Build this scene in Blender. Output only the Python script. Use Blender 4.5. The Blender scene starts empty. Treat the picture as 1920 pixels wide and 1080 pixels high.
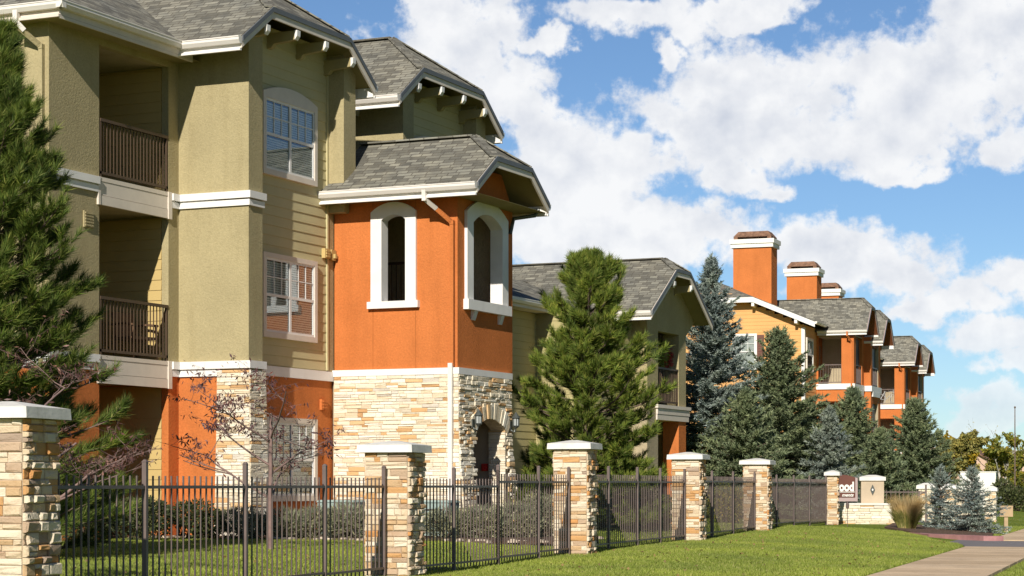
import bpy, bmesh, math, random
import numpy as np
from mathutils import Vector, Matrix
from mathutils.geometry import tessellate_polygon

R = math.radians
scene = bpy.context.scene
col = scene.collection
# ------------------------------------------------------------------ camera, sky, sun, exposure
F = 3925.0                      # focal length in pixels of the 1920 px wide photograph
HZ = 910.0                      # horizon row
CZ = 1.0                        # camera height above the lawn at the fence
BETA = R(24.38)                 # buildings' long side against the optical axis
CB, SB = math.cos(BETA), math.sin(BETA)
cam_d = bpy.data.cameras.new('camera'); cam = bpy.data.objects.new('camera', cam_d); col.objects.link(cam)
cam.location = (0, 0, CZ); cam.rotation_euler = (R(90), 0, BETA)
cam_d.sensor_width = 36.0; cam_d.lens = F / 1920 * 36.0
cam_d.shift_y = (HZ - 540) / 1920; cam_d.clip_start = 0.1; cam_d.clip_end = 20000
scene.camera = cam
scene.view_settings.view_transform = 'Standard'; scene.view_settings.look = 'None'
scene.view_settings.exposure = 0.15; scene.view_settings.gamma = 1.0
SUN_EL = R(29.5); SUN_AZ = R(12.0)
ray_d = Vector((-math.sin(SUN_AZ) * math.cos(SUN_EL), math.cos(SUN_AZ) * math.cos(SUN_EL), -math.sin(SUN_EL)))
sd = bpy.data.lights.new('sun', 'SUN'); sun = bpy.data.objects.new('sun', sd); col.objects.link(sun)
sd.energy = 4.9; sd.angle = R(0.53); sd.color = (1.0, 0.945, 0.86)
sun.rotation_euler = ray_d.to_track_quat('-Z', 'Y').to_euler()
sun.location = (20, -40, 40)


def ray(px, py, cb=CB, sb=SB):
    u = (px - 960) / F; v = (HZ - py) / F
    return u * cb - sb, u * sb + cb, v


def world_sky():
    w = bpy.data.worlds.new('World'); scene.world = w; w.use_nodes = True
    nt = w.node_tree; nt.nodes.clear(); N = nt.nodes.new; L = nt.links.new
    out = N('ShaderNodeOutputWorld'); bg = N('ShaderNodeBackground'); L(bg.outputs[0], out.inputs[0])
    bg.inputs[1].default_value = 0.05
    sky = N('ShaderNodeTexSky'); sky.sky_type = 'NISHITA'; sky.sun_disc = False
    sky.sun_elevation = SUN_EL; sky.sun_rotation = math.atan2(-ray_d.x, -ray_d.y)
    sky.altitude = 1600; sky.air_density = 1.0; sky.dust_density = 0.4; sky.ozone_density = 2.0
    tc = N('ShaderNodeTexCoord')

    def math_(op, a, b=None, c=None, clamp=False):
        n = N('ShaderNodeMath'); n.operation = op; n.use_clamp = clamp
        for i, k in enumerate((a, b, c)):
            if k is None: continue
            if isinstance(k, (int, float)): n.inputs[i].default_value = k
            else: L(k, n.inputs[i])
        return n.outputs[0]
    sep = N('ShaderNodeSeparateXYZ'); L(tc.outputs['Generated'], sep.inputs[0])
    X, Y, Z = sep.outputs
    az = math_('MULTIPLY', math_('ARCTAN2', X, Y), 57.2958)
    el = math_('MULTIPLY', math_('ARCSINE', Z), 57.2958)
    cmb = N('ShaderNodeCombineXYZ'); L(az, cmb.inputs[0]); L(el, cmb.inputs[1])

    def noise(scale, detail, rough, vec, dist=0.0):
        n = N('ShaderNodeTexNoise'); n.inputs['Scale'].default_value = scale; n.inputs['Detail'].default_value = detail
        n.inputs['Roughness'].default_value = rough; n.inputs['Distortion'].default_value = dist; L(vec, n.inputs['Vector'])
        return n
    # wobble the coordinates a little so no cloud edge is an ellipse
    wob = noise(0.60, 5, 0.55, cmb.outputs[0])
    vs = N('ShaderNodeVectorMath'); vs.operation = 'MULTIPLY_ADD'
    L(wob.outputs['Color'], vs.inputs[0]); vs.inputs[1].default_value = (3.4, 2.2, 0); L(cmb.outputs[0], vs.inputs[2])
    v2 = N('ShaderNodeVectorMath'); v2.operation = 'ADD'; L(vs.outputs[0], v2.inputs[0]); v2.inputs[1].default_value = (-1.7, -1.1, 0)
    P = v2.outputs[0]
    # heaped clouds: heading and height of each in degrees, with half sizes (from photograph rows and columns)
    blobs = [(870, 90, 150, 120), (970, 200, 85, 120), (850, 10, 110, 40), (775, 135, 36, 40), (1200, 18, 170, 40), (1400, 12, 140, 30), (1290, 50, 70, 45),
             (1030, 88, 50, 24), (1250, 100, 45, 45), (1450, 165, 230, 90), (1320, 230, 170, 95), (1580, 250, 300, 70), (1760, 140, 210, 140),
             (1880, 70, 170, 130), (1885, 285, 60, 48), (1690, 312, 70, 26), (1100, 320, 190, 115), (1010, 290, 90, 100), (1180, 290, 110, 60),
             (1050, 430, 190, 70), (1260, 430, 210, 62), (1150, 465, 280, 50), (1520, 465, 250, 50), (1640, 510, 180, 45), (1370, 315, 75, 36), (1450, 345, 60, 26),
              (1800, 560, 170, 40), (1890, 520, 90, 40), (1720, 575, 120, 26), (1860, 625, 110, 40), (1910, 690, 70, 32), (1860, 770, 90, 40),
             (1850, 800, 90, 26)]
    fld = None
    for bx, by, rx, ry in blobs:
        d = Vector(ray(bx, by)).normalized()
        a0 = math.degrees(math.atan2(d.x, d.y)); e0 = math.degrees(math.asin(d.z))
        k = 57.2958 / F
        m = N('ShaderNodeMapping'); m.vector_type = 'TEXTURE'; L(P, m.inputs[0])
        m.inputs['Location'].default_value = (a0, e0, 0); m.inputs['Scale'].default_value = (rx * k * 1.06, ry * k * 1.07, 1)
        ln = N('ShaderNodeVectorMath'); ln.operation = 'LENGTH'; L(m.outputs[0], ln.inputs[0])
        f = math_('SUBTRACT', 1.0, ln.outputs['Value'])
        fld = f if fld is None else math_('SMOOTH_MAX', fld, f, 0.25)
    # elsewhere in the sky: scattered cloud field
    n0 = noise(0.055, 5, 0.55, cmb.outputs[0])
    away = math_('MULTIPLY_ADD', n0.outputs['Fac'], 6.0, -5.2)
    front = N('ShaderNodeVectorMath'); front.operation = 'DOT_PRODUCT'
    L(tc.outputs['Generated'], front.inputs[0]); front.inputs[1].default_value = (-0.38, 0.90, 0.12)
    m1 = N('ShaderNodeMapRange'); L(front.outputs['Value'], m1.inputs[0])
    m1.inputs[1].default_value = 0.90; m1.inputs[2].default_value = 0.95; m1.inputs[3].default_value = 1; m1.inputs[4].default_value = 0
    awayf = math_('SUBTRACT', away, math_('MULTIPLY', math_('SUBTRACT', 1.0, m1.outputs[0]), 9.0))
    fld = math_('MAXIMUM', math_('MAXIMUM', fld, -0.8), awayf)
    n1 = noise(0.46, 9, 0.54, cmb.outputs[0], 0.0)
    n3 = noise(2.6, 6, 0.6, cmb.outputs[0])
    dens = math_('ADD', fld, math_('MULTIPLY_ADD', n1.outputs['Fac'], 2.0, -0.99))
    dens = math_('ADD', dens, math_('MULTIPLY_ADD', n3.outputs['Fac'], 0.85, -0.36))
    mr = N('ShaderNodeMapRange'); mr.interpolation_type = 'SMOOTHSTEP'; L(dens, mr.inputs[0])
    mr.inputs[1].default_value = -0.02; mr.inputs[2].default_value = 0.50
    # body shading of the clouds: lit from above, bluish grey in the thick undersides
    def shifted(dx, dy):
        v = N('ShaderNodeVectorMath'); v.operation = 'ADD'; L(cmb.outputs[0], v.inputs[0]); v.inputs[1].default_value = (dx, dy, 0); return v.outputs[0]
    r0 = noise(0.62, 6, 0.52, shifted(3.1, 0.0)); r1 = noise(0.62, 6, 0.52, shifted(2.9, 0.55))
    relief = math_('SUBTRACT', r0.outputs['Fac'], r1.outputs['Fac'])
    thick = N('ShaderNodeMapRange'); thick.interpolation_type = 'SMOOTHSTEP'; L(dens, thick.inputs[0]); thick.inputs[1].default_value = 0.25; thick.inputs[2].default_value = 1.15
    n2 = noise(0.30, 5, 0.55, shifted(7.3, 4.1))
    lum = math_('MULTIPLY_ADD', relief, 1.9, 0.80)
    lum = math_('ADD', lum, math_('MULTIPLY', thick.outputs[0], math_('MULTIPLY_ADD', n2.outputs['Fac'], 2.6, -1.45)), clamp=True)
    cc = N('ShaderNodeMix'); cc.data_type = 'RGBA'; L(lum, cc.inputs[0])
    cc.inputs[6].default_value = (11.6, 12.3, 13.8, 1); cc.inputs[7].default_value = (17.2, 17.3, 17.5, 1)
    tint = N('ShaderNodeMix'); tint.data_type = 'RGBA'; tint.blend_type = 'MULTIPLY'; tint.inputs[0].default_value = 1.0
    L(sky.outputs[0], tint.inputs[6])
    tm = N('ShaderNodeMapRange'); tm.interpolation_type = 'SMOOTHSTEP'; L(front.outputs['Value'], tm.inputs[0]); tm.inputs[1].default_value = 0.3; tm.inputs[2].default_value = 0.9
    tcol = N('ShaderNodeMix'); tcol.data_type = 'RGBA'; L(tm.outputs[0], tcol.inputs[0])
    tcol.inputs[6].default_value = (0.85, 0.93, 1.08, 1); tcol.inputs[7].default_value = (1.24, 1.48, 1.72, 1); L(tcol.outputs[2], tint.inputs[7])
    mx = N('ShaderNodeMix'); mx.data_type = 'RGBA'
    hz = N('ShaderNodeMapRange'); hz.interpolation_type = 'SMOOTHSTEP'; L(el, hz.inputs[0]); hz.inputs[1].default_value = 0.3; hz.inputs[2].default_value = 5.0; hz.inputs[3].default_value = 0.45; hz.inputs[4].default_value = 0.97
    thin = math_('MULTIPLY', mr.outputs[0], hz.outputs[0])
    L(thin, mx.inputs[0]); L(tint.outputs[2], mx.inputs[6]); L(cc.outputs[2], mx.inputs[7])
    L(mx.outputs[2], bg.inputs[0])
    return w


world_sky()

# ------------------------------------------------------------------ pixel -> place helpers
THF = R(17.5); CF, SF = math.cos(THF), math.sin(THF)      # street / fence direction
TH3 = R(20.0); C3, S3 = math.cos(TH3), math.sin(TH3)      # orange buildings down the street
DF = BETA - THF; D3 = BETA - TH3


def at(px, Z, z=0.0):
    dx, dy, _ = ray(px, HZ); return Vector((dx * Z, dy * Z, z))


def at_z(px, py, z):
    dx, dy, v = ray(px, py); t = (z - CZ) / v; return Vector((dx * t, dy * t, z))


def f2w(xf, yf, z=0.0):
    c, s = math.cos(DF), math.sin(DF)
    return Vector((xf * c - yf * s, xf * s + yf * c, z))


def w2f(x, y):
    c, s = math.cos(DF), math.sin(DF)
    return x * c + y * s, -x * s + y * c


def fence_y(px, xf):
    u = (px - 960) / F; Z = xf / (u * CF - SF); return Z * (u * SF + CF)


def smooth(a, b, t):
    t = np.clip((t - a) / (b - a), 0, 1); return t * t * (3 - 2 * t)


def ground_z(x, y):
    xf, yf = w2f(np.asarray(x, float), np.asarray(y, float))
    z = -0.15 * smooth(-7.2, -3.9, xf)
    z = z + 0.10 * smooth(-8.6, -11.0, xf) * (1 - smooth(60, 80, yf))
    z = z - 0.05 * np.exp(-((yf - 24.5) / 3.5) ** 2) * smooth(-12, -8, xf) * (1 - smooth(-7, -4, xf))
    z = z + 0.07 * np.exp(-((yf - 46.0) / 4.0) ** 2) * np.exp(-((xf + 8.5) / 2.2) ** 2)
    z = z - 0.03 * ((xf > -3.75) & (xf < -2.1)) * (yf < 60)
    return z


def gz(p):
    return float(ground_z(p[0], p[1]))


# ------------------------------------------------------------------ mesh builder
class MB:
    def __init__(s): s.v = []; s.f = []

    def poly(s, pts):
        n = len(s.v); s.v += [tuple(p) for p in pts]; s.f.append(tuple(range(n, n + len(pts)))); return s

    def hexa(s, p):     # 8 points: bottom ring 0-3, top ring 4-7
        n = len(s.v); s.v += [tuple(q) for q in p]
        for a in ((0, 3, 2, 1), (4, 5, 6, 7), (0, 1, 5, 4), (1, 2, 6, 5), (2, 3, 7, 6), (3, 0, 4, 7)): s.f.append(tuple(n + i for i in a))
        return s

    def box(s, x0, x1, y0, y1, z0, z1):
        return s.hexa([(x0, y0, z0), (x1, y0, z0), (x1, y1, z0), (x0, y1, z0), (x0, y0, z1), (x1, y0, z1), (x1, y1, z1), (x0, y1, z1)])

    def taper(s, x0, x1, y0, y1, z0, z1, i):
        return s.hexa([(x0, y0, z0), (x1, y0, z0), (x1, y1, z0), (x0, y1, z0), (x0 + i, y0 + i, z1), (x1 - i, y0 + i, z1), (x1 - i, y1 - i, z1), (x0 + i, y1 - i, z1)])

    def prism(s, loop, vec):
        n = len(s.v); k = len(loop); vec = Vector(vec)
        s.v += [tuple(p) for p in loop] + [tuple(Vector(p) + vec) for p in loop]
        s.f.append(tuple(range(n, n + k))[::-1]); s.f.append(tuple(range(n + k, n + 2 * k)))
        for i in range(k):
            j = (i + 1) % k; s.f.append((n + i, n + j, n + k + j, n + k + i))
        return s

    def bar(s, p, q, w, h=None, up=(0, 0, 1)):
        h = h or w; p, q = Vector(p), Vector(q); d = (q - p).normalized(); up = Vector(up)
        if abs(d.dot(up)) > 0.98: up = Vector((0, 1, 0))
        a = d.cross(up).normalized() * (w / 2); b = a.cross(d).normalized() * (h / 2)
        return s.hexa([p - a - b, p + a - b, q + a - b, q - a - b, p - a + b, p + a + b, q + a + b, q - a + b])

    def tube(s, path, rad, n=7, cap=True):
        path = [Vector(p) for p in path]; k = len(path)
        if not isinstance(rad, (list, tuple)): rad = [rad] * k
        base = len(s.v)
        for i, p in enumerate(path):
            d = (path[min(i + 1, k - 1)] - path[max(i - 1, 0)])
            d = d.normalized() if d.length > 1e-9 else Vector((0, 0, 1))
            r = Vector((1, 0, 0)) if abs(d.x) < 0.8 else Vector((0, 1, 0))
            a = d.cross(r).normalized(); b = d.cross(a)
            for j in range(n):
                t = 2 * math.pi * j / n; s.v.append(tuple(p + (a * math.cos(t) + b * math.sin(t)) * rad[i]))
        for i in range(k - 1):
            for j in range(n):
                j2 = (j + 1) % n
                s.f.append((base + i * n + j, base + i * n + j2, base + (i + 1) * n + j2, base + (i + 1) * n + j))
        if cap:
            s.f.append(tuple(base + j for j in range(n))[::-1]); s.f.append(tuple(base + (k - 1) * n + j for j in range(n)))
        return s

    def holed(s, outer, holes, fn, depth):
        """flat plate with openings: outer / holes are 2-D loops, fn(a, z, d) places them, depth is the thickness"""
        loops = [outer] + list(holes)
        flat = [p for l in loops for p in l]
        tris = tessellate_polygon([[Vector((a, b, 0)) for a, b in l] for l in loops])
        n = len(s.v); m = len(flat)
        s.v += [tuple(fn(a, b, 0)) for a, b in flat] + [tuple(fn(a, b, depth)) for a, b in flat]
        for t in tris:
            s.f.append(tuple(n + i for i in t)); s.f.append(tuple(n + m + i for i in reversed(t)))
        o = 0
        for l in loops:
            k = len(l)
            for i in range(k):
                j = (i + 1) % k; s.f.append((n + o + i, n + o + j, n + m + o + j, n + m + o + i))
            o += k
        return s

    def xf(s, M):
        s.v = [tuple(M @ Vector(p)) for p in s.v]; return s

    def build(s, name, mat, parent=None, smooth_=False, uv=False, fix=True, loc=None):
        me = bpy.data.meshes.new(name); me.from_pydata(s.v, [], s.f); me.update()
        if fix:
            bm = bmesh.new(); bm.from_mesh(me); bmesh.ops.recalc_face_normals(bm, faces=bm.faces); bm.to_mesh(me); bm.free()
        if uv:
            ul = me.uv_layers.new(name='slope')
            for p in me.polygons:
                n = p.normal.copy()
                if n.z < 0: n = -n
                a = Vector((0, 0, 1)).cross(n); a = a.normalized() if a.length > 1e-4 else Vector((1, 0, 0)); b = n.cross(a)
                for li in p.loop_indices:
                    c = me.vertices[me.loops[li].vertex_index].co; ul.data[li].uv = (c.dot(a), c.dot(b))
        if smooth_:
            for p in me.polygons: p.use_smooth = True
        me.materials.append(mat)
        o = bpy.data.objects.new(name, me); col.objects.link(o)
        if parent: o.parent = parent
        if loc is not None: o.location = loc
        return o


def np_mesh(name, V, Fc, mat, parent=None, loc=None):
    """V (n,3) floats, Fc (m,k) ints, all faces the same size"""
    me = bpy.data.meshes.new(name); k = Fc.shape[1]
    me.vertices.add(len(V)); me.vertices.foreach_set('co', np.ascontiguousarray(V, np.float32).ravel())
    me.loops.add(Fc.size); me.loops.foreach_set('vertex_index', np.ascontiguousarray(Fc, np.int32).ravel())
    me.polygons.add(len(Fc)); me.polygons.foreach_set('loop_start', np.arange(0, Fc.size, k, dtype=np.int32))
    me.polygons.foreach_set('loop_total', np.full(len(Fc), k, np.int32))
    me.update(calc_edges=True); me.validate(); me.materials.append(mat)
    o = bpy.data.objects.new(name, me); col.objects.link(o)
    if parent: o.parent = parent
    if loc is not None: o.location = loc
    return o


def tag(o, label=None, cat=None, group=None, kind=None):
    if label: o['label'] = label
    if cat: o['category'] = cat
    if group: o['group'] = group
    if kind: o['kind'] = kind
    return o


def empty(name, loc=(0, 0, 0), rz=0.0, label=None, cat=None, group=None):
    o = bpy.data.objects.new(name, None); col.objects.link(o); o.location = loc; o.rotation_euler = (0, 0, rz)
    o.empty_display_size = 0.2
    return tag(o, label, cat, group)


def copy_tree(o, parent=None):
    c = o.copy(); col.objects.link(c); c.parent = parent
    for ch in list(o.children): copy_tree(ch, c)
    return c


# ------------------------------------------------------------------ materials
def newmat(name):
    m = bpy.data.materials.new(name); m.use_nodes = True; nt = m.node_tree
    b = nt.nodes['Principled BSDF']; b.inputs['Specular IOR Level'].default_value = 0.3
    return m, nt, b


def nd(nt, t, **kw):
    n = nt.nodes.new(t)
    for k, v in kw.items(): setattr(n, k, v)
    return n


def noise_of(nt, scale, detail=4, rough=0.55, coord='Object', stretch=None):
    tc = nd(nt, 'ShaderNodeTexCoord'); n = nd(nt, 'ShaderNodeTexNoise')
    n.inputs['Scale'].default_value = scale; n.inputs['Detail'].default_value = detail; n.inputs['Roughness'].default_value = rough
    if stretch:
        mp = nd(nt, 'ShaderNodeMapping'); mp.inputs['Scale'].default_value = stretch
        nt.links.new(tc.outputs[coord], mp.inputs[0]); nt.links.new(mp.outputs[0], n.inputs['Vector'])
    else: nt.links.new(tc.outputs[coord], n.inputs['Vector'])
    return n


def ramp(nt, fac, stops, interp='LINEAR'):
    r = nd(nt, 'ShaderNodeValToRGB'); r.color_ramp.interpolation = interp
    el = r.color_ramp.elements
    while len(el) > len(stops): el.remove(el[-1])
    while len(el) < len(stops): el.new(0.5)
    for e, (p, c) in zip(el, stops): e.position = p; e.color = (*c, 1)
    nt.links.new(fac, r.inputs[0]); return r.outputs[0]


def mixc(nt, fac, a, b, mode='MIX'):
    m = nd(nt, 'ShaderNodeMix', data_type='RGBA', blend_type=mode)
    for i, k in ((0, fac), (6, a), (7, b)):
        if isinstance(k, (int, float)): m.inputs[i].default_value = k
        elif isinstance(k, tuple): m.inputs[i].default_value = (*k, 1)
        else: nt.links.new(k, m.inputs[i])
    return m.outputs[2]


def bump(nt, b, h, strength, dist):
    n = nd(nt, 'ShaderNodeBump'); n.inputs['Strength'].default_value = strength; n.inputs['Distance'].default_value = dist
    nt.links.new(h, n.inputs['Height']); nt.links.new(n.outputs[0], b.inputs['Normal'])


def sc(c, k): return tuple(min(1, x * k) for x in c)


def simple(name, c, rough=0.6, var=0.12, scale=3.0, metal=0.0, bs=0.0, bscale=60, bd=0.01, spec=0.3):
    m, nt, b = newmat(name)
    n = noise_of(nt, scale, 5, 0.6)
    nt.links.new(ramp(nt, n.outputs['Fac'], [(0.3, sc(c, 1 - var)), (0.7, sc(c, 1 + var))]), b.inputs['Base Color'])
    b.inputs['Roughness'].default_value = rough; b.inputs['Metallic'].default_value = metal; b.inputs['Specular IOR Level'].default_value = spec
    if bs:
        n2 = noise_of(nt, bscale, 4, 0.6); bump(nt, b, n2.outputs['Fac'], bs, bd)
    return m


def stucco(name, c):
    m, nt, b = newmat(name)
    n = noise_of(nt, 1.3, 6, 0.6); n3 = noise_of(nt, 26, 4, 0.65)
    st = noise_of(nt, 2.2, 5, 0.6, stretch=(1.6, 1.6, 0.18))
    base = ramp(nt, n.outputs['Fac'], [(0.3, sc(c, 0.91)), (0.7, sc(c, 1.07))])
    base = mixc(nt, 1.0, base, ramp(nt, n3.outputs['Fac'], [(0.3, (0.84, 0.84, 0.83)), (0.62, (1, 1, 1))]), 'MULTIPLY')
    base = mixc(nt, 1.0, base, ramp(nt, st.outputs['Fac'], [(0.30, (0.91, 0.90, 0.88)), (0.5, (1, 1, 1))]), 'MULTIPLY')
    nt.links.new(base, b.inputs['Base Color'])
    b.inputs['Roughness'].default_value = 0.9; b.inputs['Specular IOR Level'].default_value = 0.15
    n2 = noise_of(nt, 30, 5, 0.65); bump(nt, b, n2.outputs['Fac'], 0.7, 0.018)
    return m


def stone_mat(name, mul=None, tan=False):
    m, nt, b = newmat(name)
    g = nd(nt, 'ShaderNodeNewGeometry')
    c = ramp(nt, g.outputs['Random Per Island'], [(0.0, (0.76, 0.67, 0.50)), (0.22, (0.82, 0.74, 0.58)), (0.42, (0.72, 0.60, 0.42)), (0.52, (0.84, 0.78, 0.65)),
             (0.70, (0.68, 0.47, 0.25)), (0.77, (0.79, 0.69, 0.53)), (0.88, (0.68, 0.42, 0.20)), (0.93, (0.64, 0.58, 0.48)), (0.98, (0.54, 0.32, 0.15))], 'CONSTANT')
    if tan:
        c = ramp(nt, g.outputs['Random Per Island'], [(0.0, (0.66, 0.52, 0.35)), (0.2, (0.74, 0.63, 0.47)), (0.36, (0.56, 0.38, 0.21)), (0.48, (0.70, 0.57, 0.41)),
                 (0.60, (0.58, 0.33, 0.14)), (0.68, (0.76, 0.66, 0.50)), (0.80, (0.50, 0.36, 0.24)), (0.88, (0.60, 0.30, 0.11)), (0.95, (0.40, 0.30, 0.22))], 'CONSTANT')
    if mul: c = mixc(nt, 1.0, c, mul, 'MULTIPLY')
    n = noise_of(nt, 9, 6, 0.65); n2 = noise_of(nt, 45, 5, 0.6)
    c = mixc(nt, 1.0, c, ramp(nt, n.outputs['Fac'], [(0.26, (0.80, 0.72, 0.62)), (0.46, (1, 1, 1)), (0.75, (1.0, 0.98, 0.94))]), 'MULTIPLY')
    nt.links.new(c, b.inputs['Base Color']); b.inputs['Roughness'].default_value = 0.9; b.inputs['Specular IOR Level'].default_value = 0.15
    bump(nt, b, n2.outputs['Fac'], 0.55, 0.02)
    return m


def shingle_mat(name):
    m, nt, b = newmat(name)
    tc = nd(nt, 'ShaderNodeTexCoord')
    br = nd(nt, 'ShaderNodeTexBrick'); nt.links.new(tc.outputs['UV'], br.inputs['Vector'])
    br.offset = 0.37; br.squash = 1.35; br.squash_frequency = 3; br.offset_frequency = 2
    br.inputs['Scale'].default_value = 1.0; br.inputs['Mortar Size'].default_value = 0.012; br.inputs['Mortar Smooth'].default_value = 0.3
    br.inputs['Brick Width'].default_value = 0.23; br.inputs['Row Height'].default_value = 0.115; br.inputs['Bias'].default_value = -0.1
    br.inputs['Color1'].default_value = (0.165, 0.160, 0.138, 1); br.inputs['Color2'].default_value = (0.36, 0.35, 0.295, 1)
    br.inputs['Mortar'].default_value = (0.13, 0.12, 0.10, 1)
    n = noise_of(nt, 0.9, 4, 0.6, 'UV'); n2 = noise_of(nt, 40, 4, 0.7, 'UV'); n4 = noise_of(nt, 3.5, 3, 0.6, 'UV')
    c = mixc(nt, 1.0, br.outputs['Color'], ramp(nt, n.outputs['Fac'], [(0.3, (0.88, 0.89, 0.90)), (0.7, (1.08, 1.05, 1.0))]), 'MULTIPLY')
    c = mixc(nt, 1.0, c, ramp(nt, n4.outputs['Fac'], [(0.35, (0.82, 0.82, 0.83)), (0.65, (1.12, 1.1, 1.06))]), 'MULTIPLY')
    c = mixc(nt, 1.0, c, ramp(nt, n2.outputs['Fac'], [(0.3, (0.78, 0.78, 0.78)), (0.7, (1.12, 1.12, 1.1))]), 'MULTIPLY')
    nt.links.new(c, b.inputs['Base Color']); b.inputs['Roughness'].default_value = 0.95; b.inputs['Specular IOR Level'].default_value = 0.1
    sep = nd(nt, 'ShaderNodeSeparateXYZ'); nt.links.new(tc.outputs['UV'], sep.inputs[0])
    saw = nd(nt, 'ShaderNodeMath', operation='FRACT'); dv = nd(nt, 'ShaderNodeMath', operation='DIVIDE'); dv.inputs[1].default_value = -0.115
    nt.links.new(sep.outputs[1], dv.inputs[0]); nt.links.new(dv.outputs[0], saw.inputs[0])
    ad = nd(nt, 'ShaderNodeMath', operation='MULTIPLY_ADD'); nt.links.new(n2.outputs['Fac'], ad.inputs[0]); ad.inputs[1].default_value = 0.35
    nt.links.new(saw.outputs[0], ad.inputs[2])
    bump(nt, b, ad.outputs[0], 0.7, 0.03)
    return m


def leaf_mat(name, cols, clump=1.2, rough=0.6, trans=0.15, contrast=1.0):
    """cols: list of (pos, colour) over each leaf's own random number, with slow natural variation across the crown"""
    m, nt, b = newmat(name)
    g = nd(nt, 'ShaderNodeNewGeometry'); c = ramp(nt, g.outputs['Random Per Island'], cols)
    n = noise_of(nt, clump, 3, 0.5)
    c = mixc(nt, 1.0, c, ramp(nt, n.outputs['Fac'], [(0.32, (1 - 0.28 * contrast, 1 - 0.26 * contrast, 1 - 0.22 * contrast)), (0.68, (1 + 0.22 * contrast, 1 + 0.16 * contrast, 1.0))]), 'MULTIPLY')
    nt.links.new(c, b.inputs['Base Color']); b.inputs['Roughness'].default_value = rough; b.inputs['Specular IOR Level'].default_value = 0.25
    if trans:
        tr = nd(nt, 'ShaderNodeBsdfTranslucent'); nt.links.new(c, tr.inputs[0])
        mx = nd(nt, 'ShaderNodeMixShader'); mx.inputs[0].default_value = trans
        nt.links.new(b.outputs[0], mx.inputs[1]); nt.links.new(tr.outputs[0], mx.inputs[2])
        nt.links.new(mx.outputs[0], nt.nodes['Material Output'].inputs[0])
    return m


def concrete_mat(name):
    m, nt, b = newmat(name)
    g = nd(nt, 'ShaderNodeNewGeometry'); c = ramp(nt, g.outputs['Random Per Island'], [(0, (0.55, 0.41, 0.265)), (0.5, (0.64, 0.48, 0.315)), (1, (0.70, 0.535, 0.36))])
    n = noise_of(nt, 0.8, 6, 0.65); n2 = noise_of(nt, 60, 4, 0.7); n3 = noise_of(nt, 2.7, 5, 0.7)
    c = mixc(nt, 1.0, c, ramp(nt, n.outputs['Fac'], [(0.32, (0.80, 0.79, 0.78)), (0.6, (1.05, 1.04, 1.02))]), 'MULTIPLY')
    c = mixc(nt, 1.0, c, ramp(nt, n3.outputs['Fac'], [(0.30, (0.72, 0.70, 0.68)), (0.42, (1, 1, 1))]), 'MULTIPLY')
    c = mixc(nt, 1.0, c, ramp(nt, n2.outputs['Fac'], [(0.3, (0.82, 0.82, 0.82)), (0.6, (1.04, 1.04, 1.04))]), 'MULTIPLY')
    nt.links.new(c, b.inputs['Base Color']); b.inputs['Roughness'].default_value = 0.95; b.inputs['Specular IOR Level'].default_value = 0.1
    bump(nt, b, n2.outputs['Fac'], 0.35, 0.01)
    return m


def glass_mat(name, tint=(0.02, 0.025, 0.03), refl=0.17):
    m, nt, b = newmat(name)
    gl = nd(nt, 'ShaderNodeBsdfGlossy'); gl.inputs['Roughness'].default_value = 0.03; gl.inputs[0].default_value = (0.9, 0.95, 1, 1)
    n = noise_of(nt, 1.2, 2, 0.5); bp = nd(nt, 'ShaderNodeBump'); bp.inputs['Strength'].default_value = 0.05; bp.inputs['Distance'].default_value = 0.05
    nt.links.new(n.outputs['Fac'], bp.inputs['Height']); nt.links.new(bp.outputs[0], gl.inputs['Normal'])
    tp = nd(nt, 'ShaderNodeBsdfTransparent'); tp.inputs[0].default_value = (0.86, 0.89, 0.89, 1)
    lw = nd(nt, 'ShaderNodeLayerWeight'); lw.inputs[0].default_value = 0.35
    ma = nd(nt, 'ShaderNodeMath', operation='MULTIPLY_ADD'); nt.links.new(lw.outputs['Facing'], ma.inputs[0]); ma.inputs[1].default_value = 0.45; ma.inputs[2].default_value = refl - 0.2
    mx = nd(nt, 'ShaderNodeMixShader'); nt.links.new(ma.outputs[0], mx.inputs[0])
    nt.links.new(tp.outputs[0], mx.inputs[1]); nt.links.new(gl.outputs[0], mx.inputs[2])
    nt.links.new(mx.outputs[0], nt.nodes['Material Output'].inputs[0])
    return m


def ground_mat(name):
    m, nt, b = newmat(name)
    n = noise_of(nt, 0.35, 5, 0.6); n2 = noise_of(nt, 14, 6, 0.7); n3 = noise_of(nt, 1.8, 5, 0.65)
    c = ramp(nt, n.outputs['Fac'], [(0.3, (0.16, 0.22, 0.034)), (0.55, (0.22, 0.28, 0.05)), (0.75, (0.29, 0.31, 0.075))])
    c = mixc(nt, 1.0, c, ramp(nt, n2.outputs['Fac'], [(0.3, (0.55, 0.6, 0.5)), (0.7, (1.25, 1.2, 1.1))]), 'MULTIPLY')
    c = mixc(nt, 1.0, c, ramp(nt, n3.outputs['Fac'], [(0.3, (0.75, 0.8, 0.75)), (0.7, (1.15, 1.1, 1.05))]), 'MULTIPLY')
    nt.links.new(c, b.inputs['Base Color']); b.inputs['Roughness'].default_value = 1.0; b.inputs['Specular IOR Level'].default_value = 0.05
    bump(nt, b, n2.outputs['Fac'], 1.0, 0.06)
    return m


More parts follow.
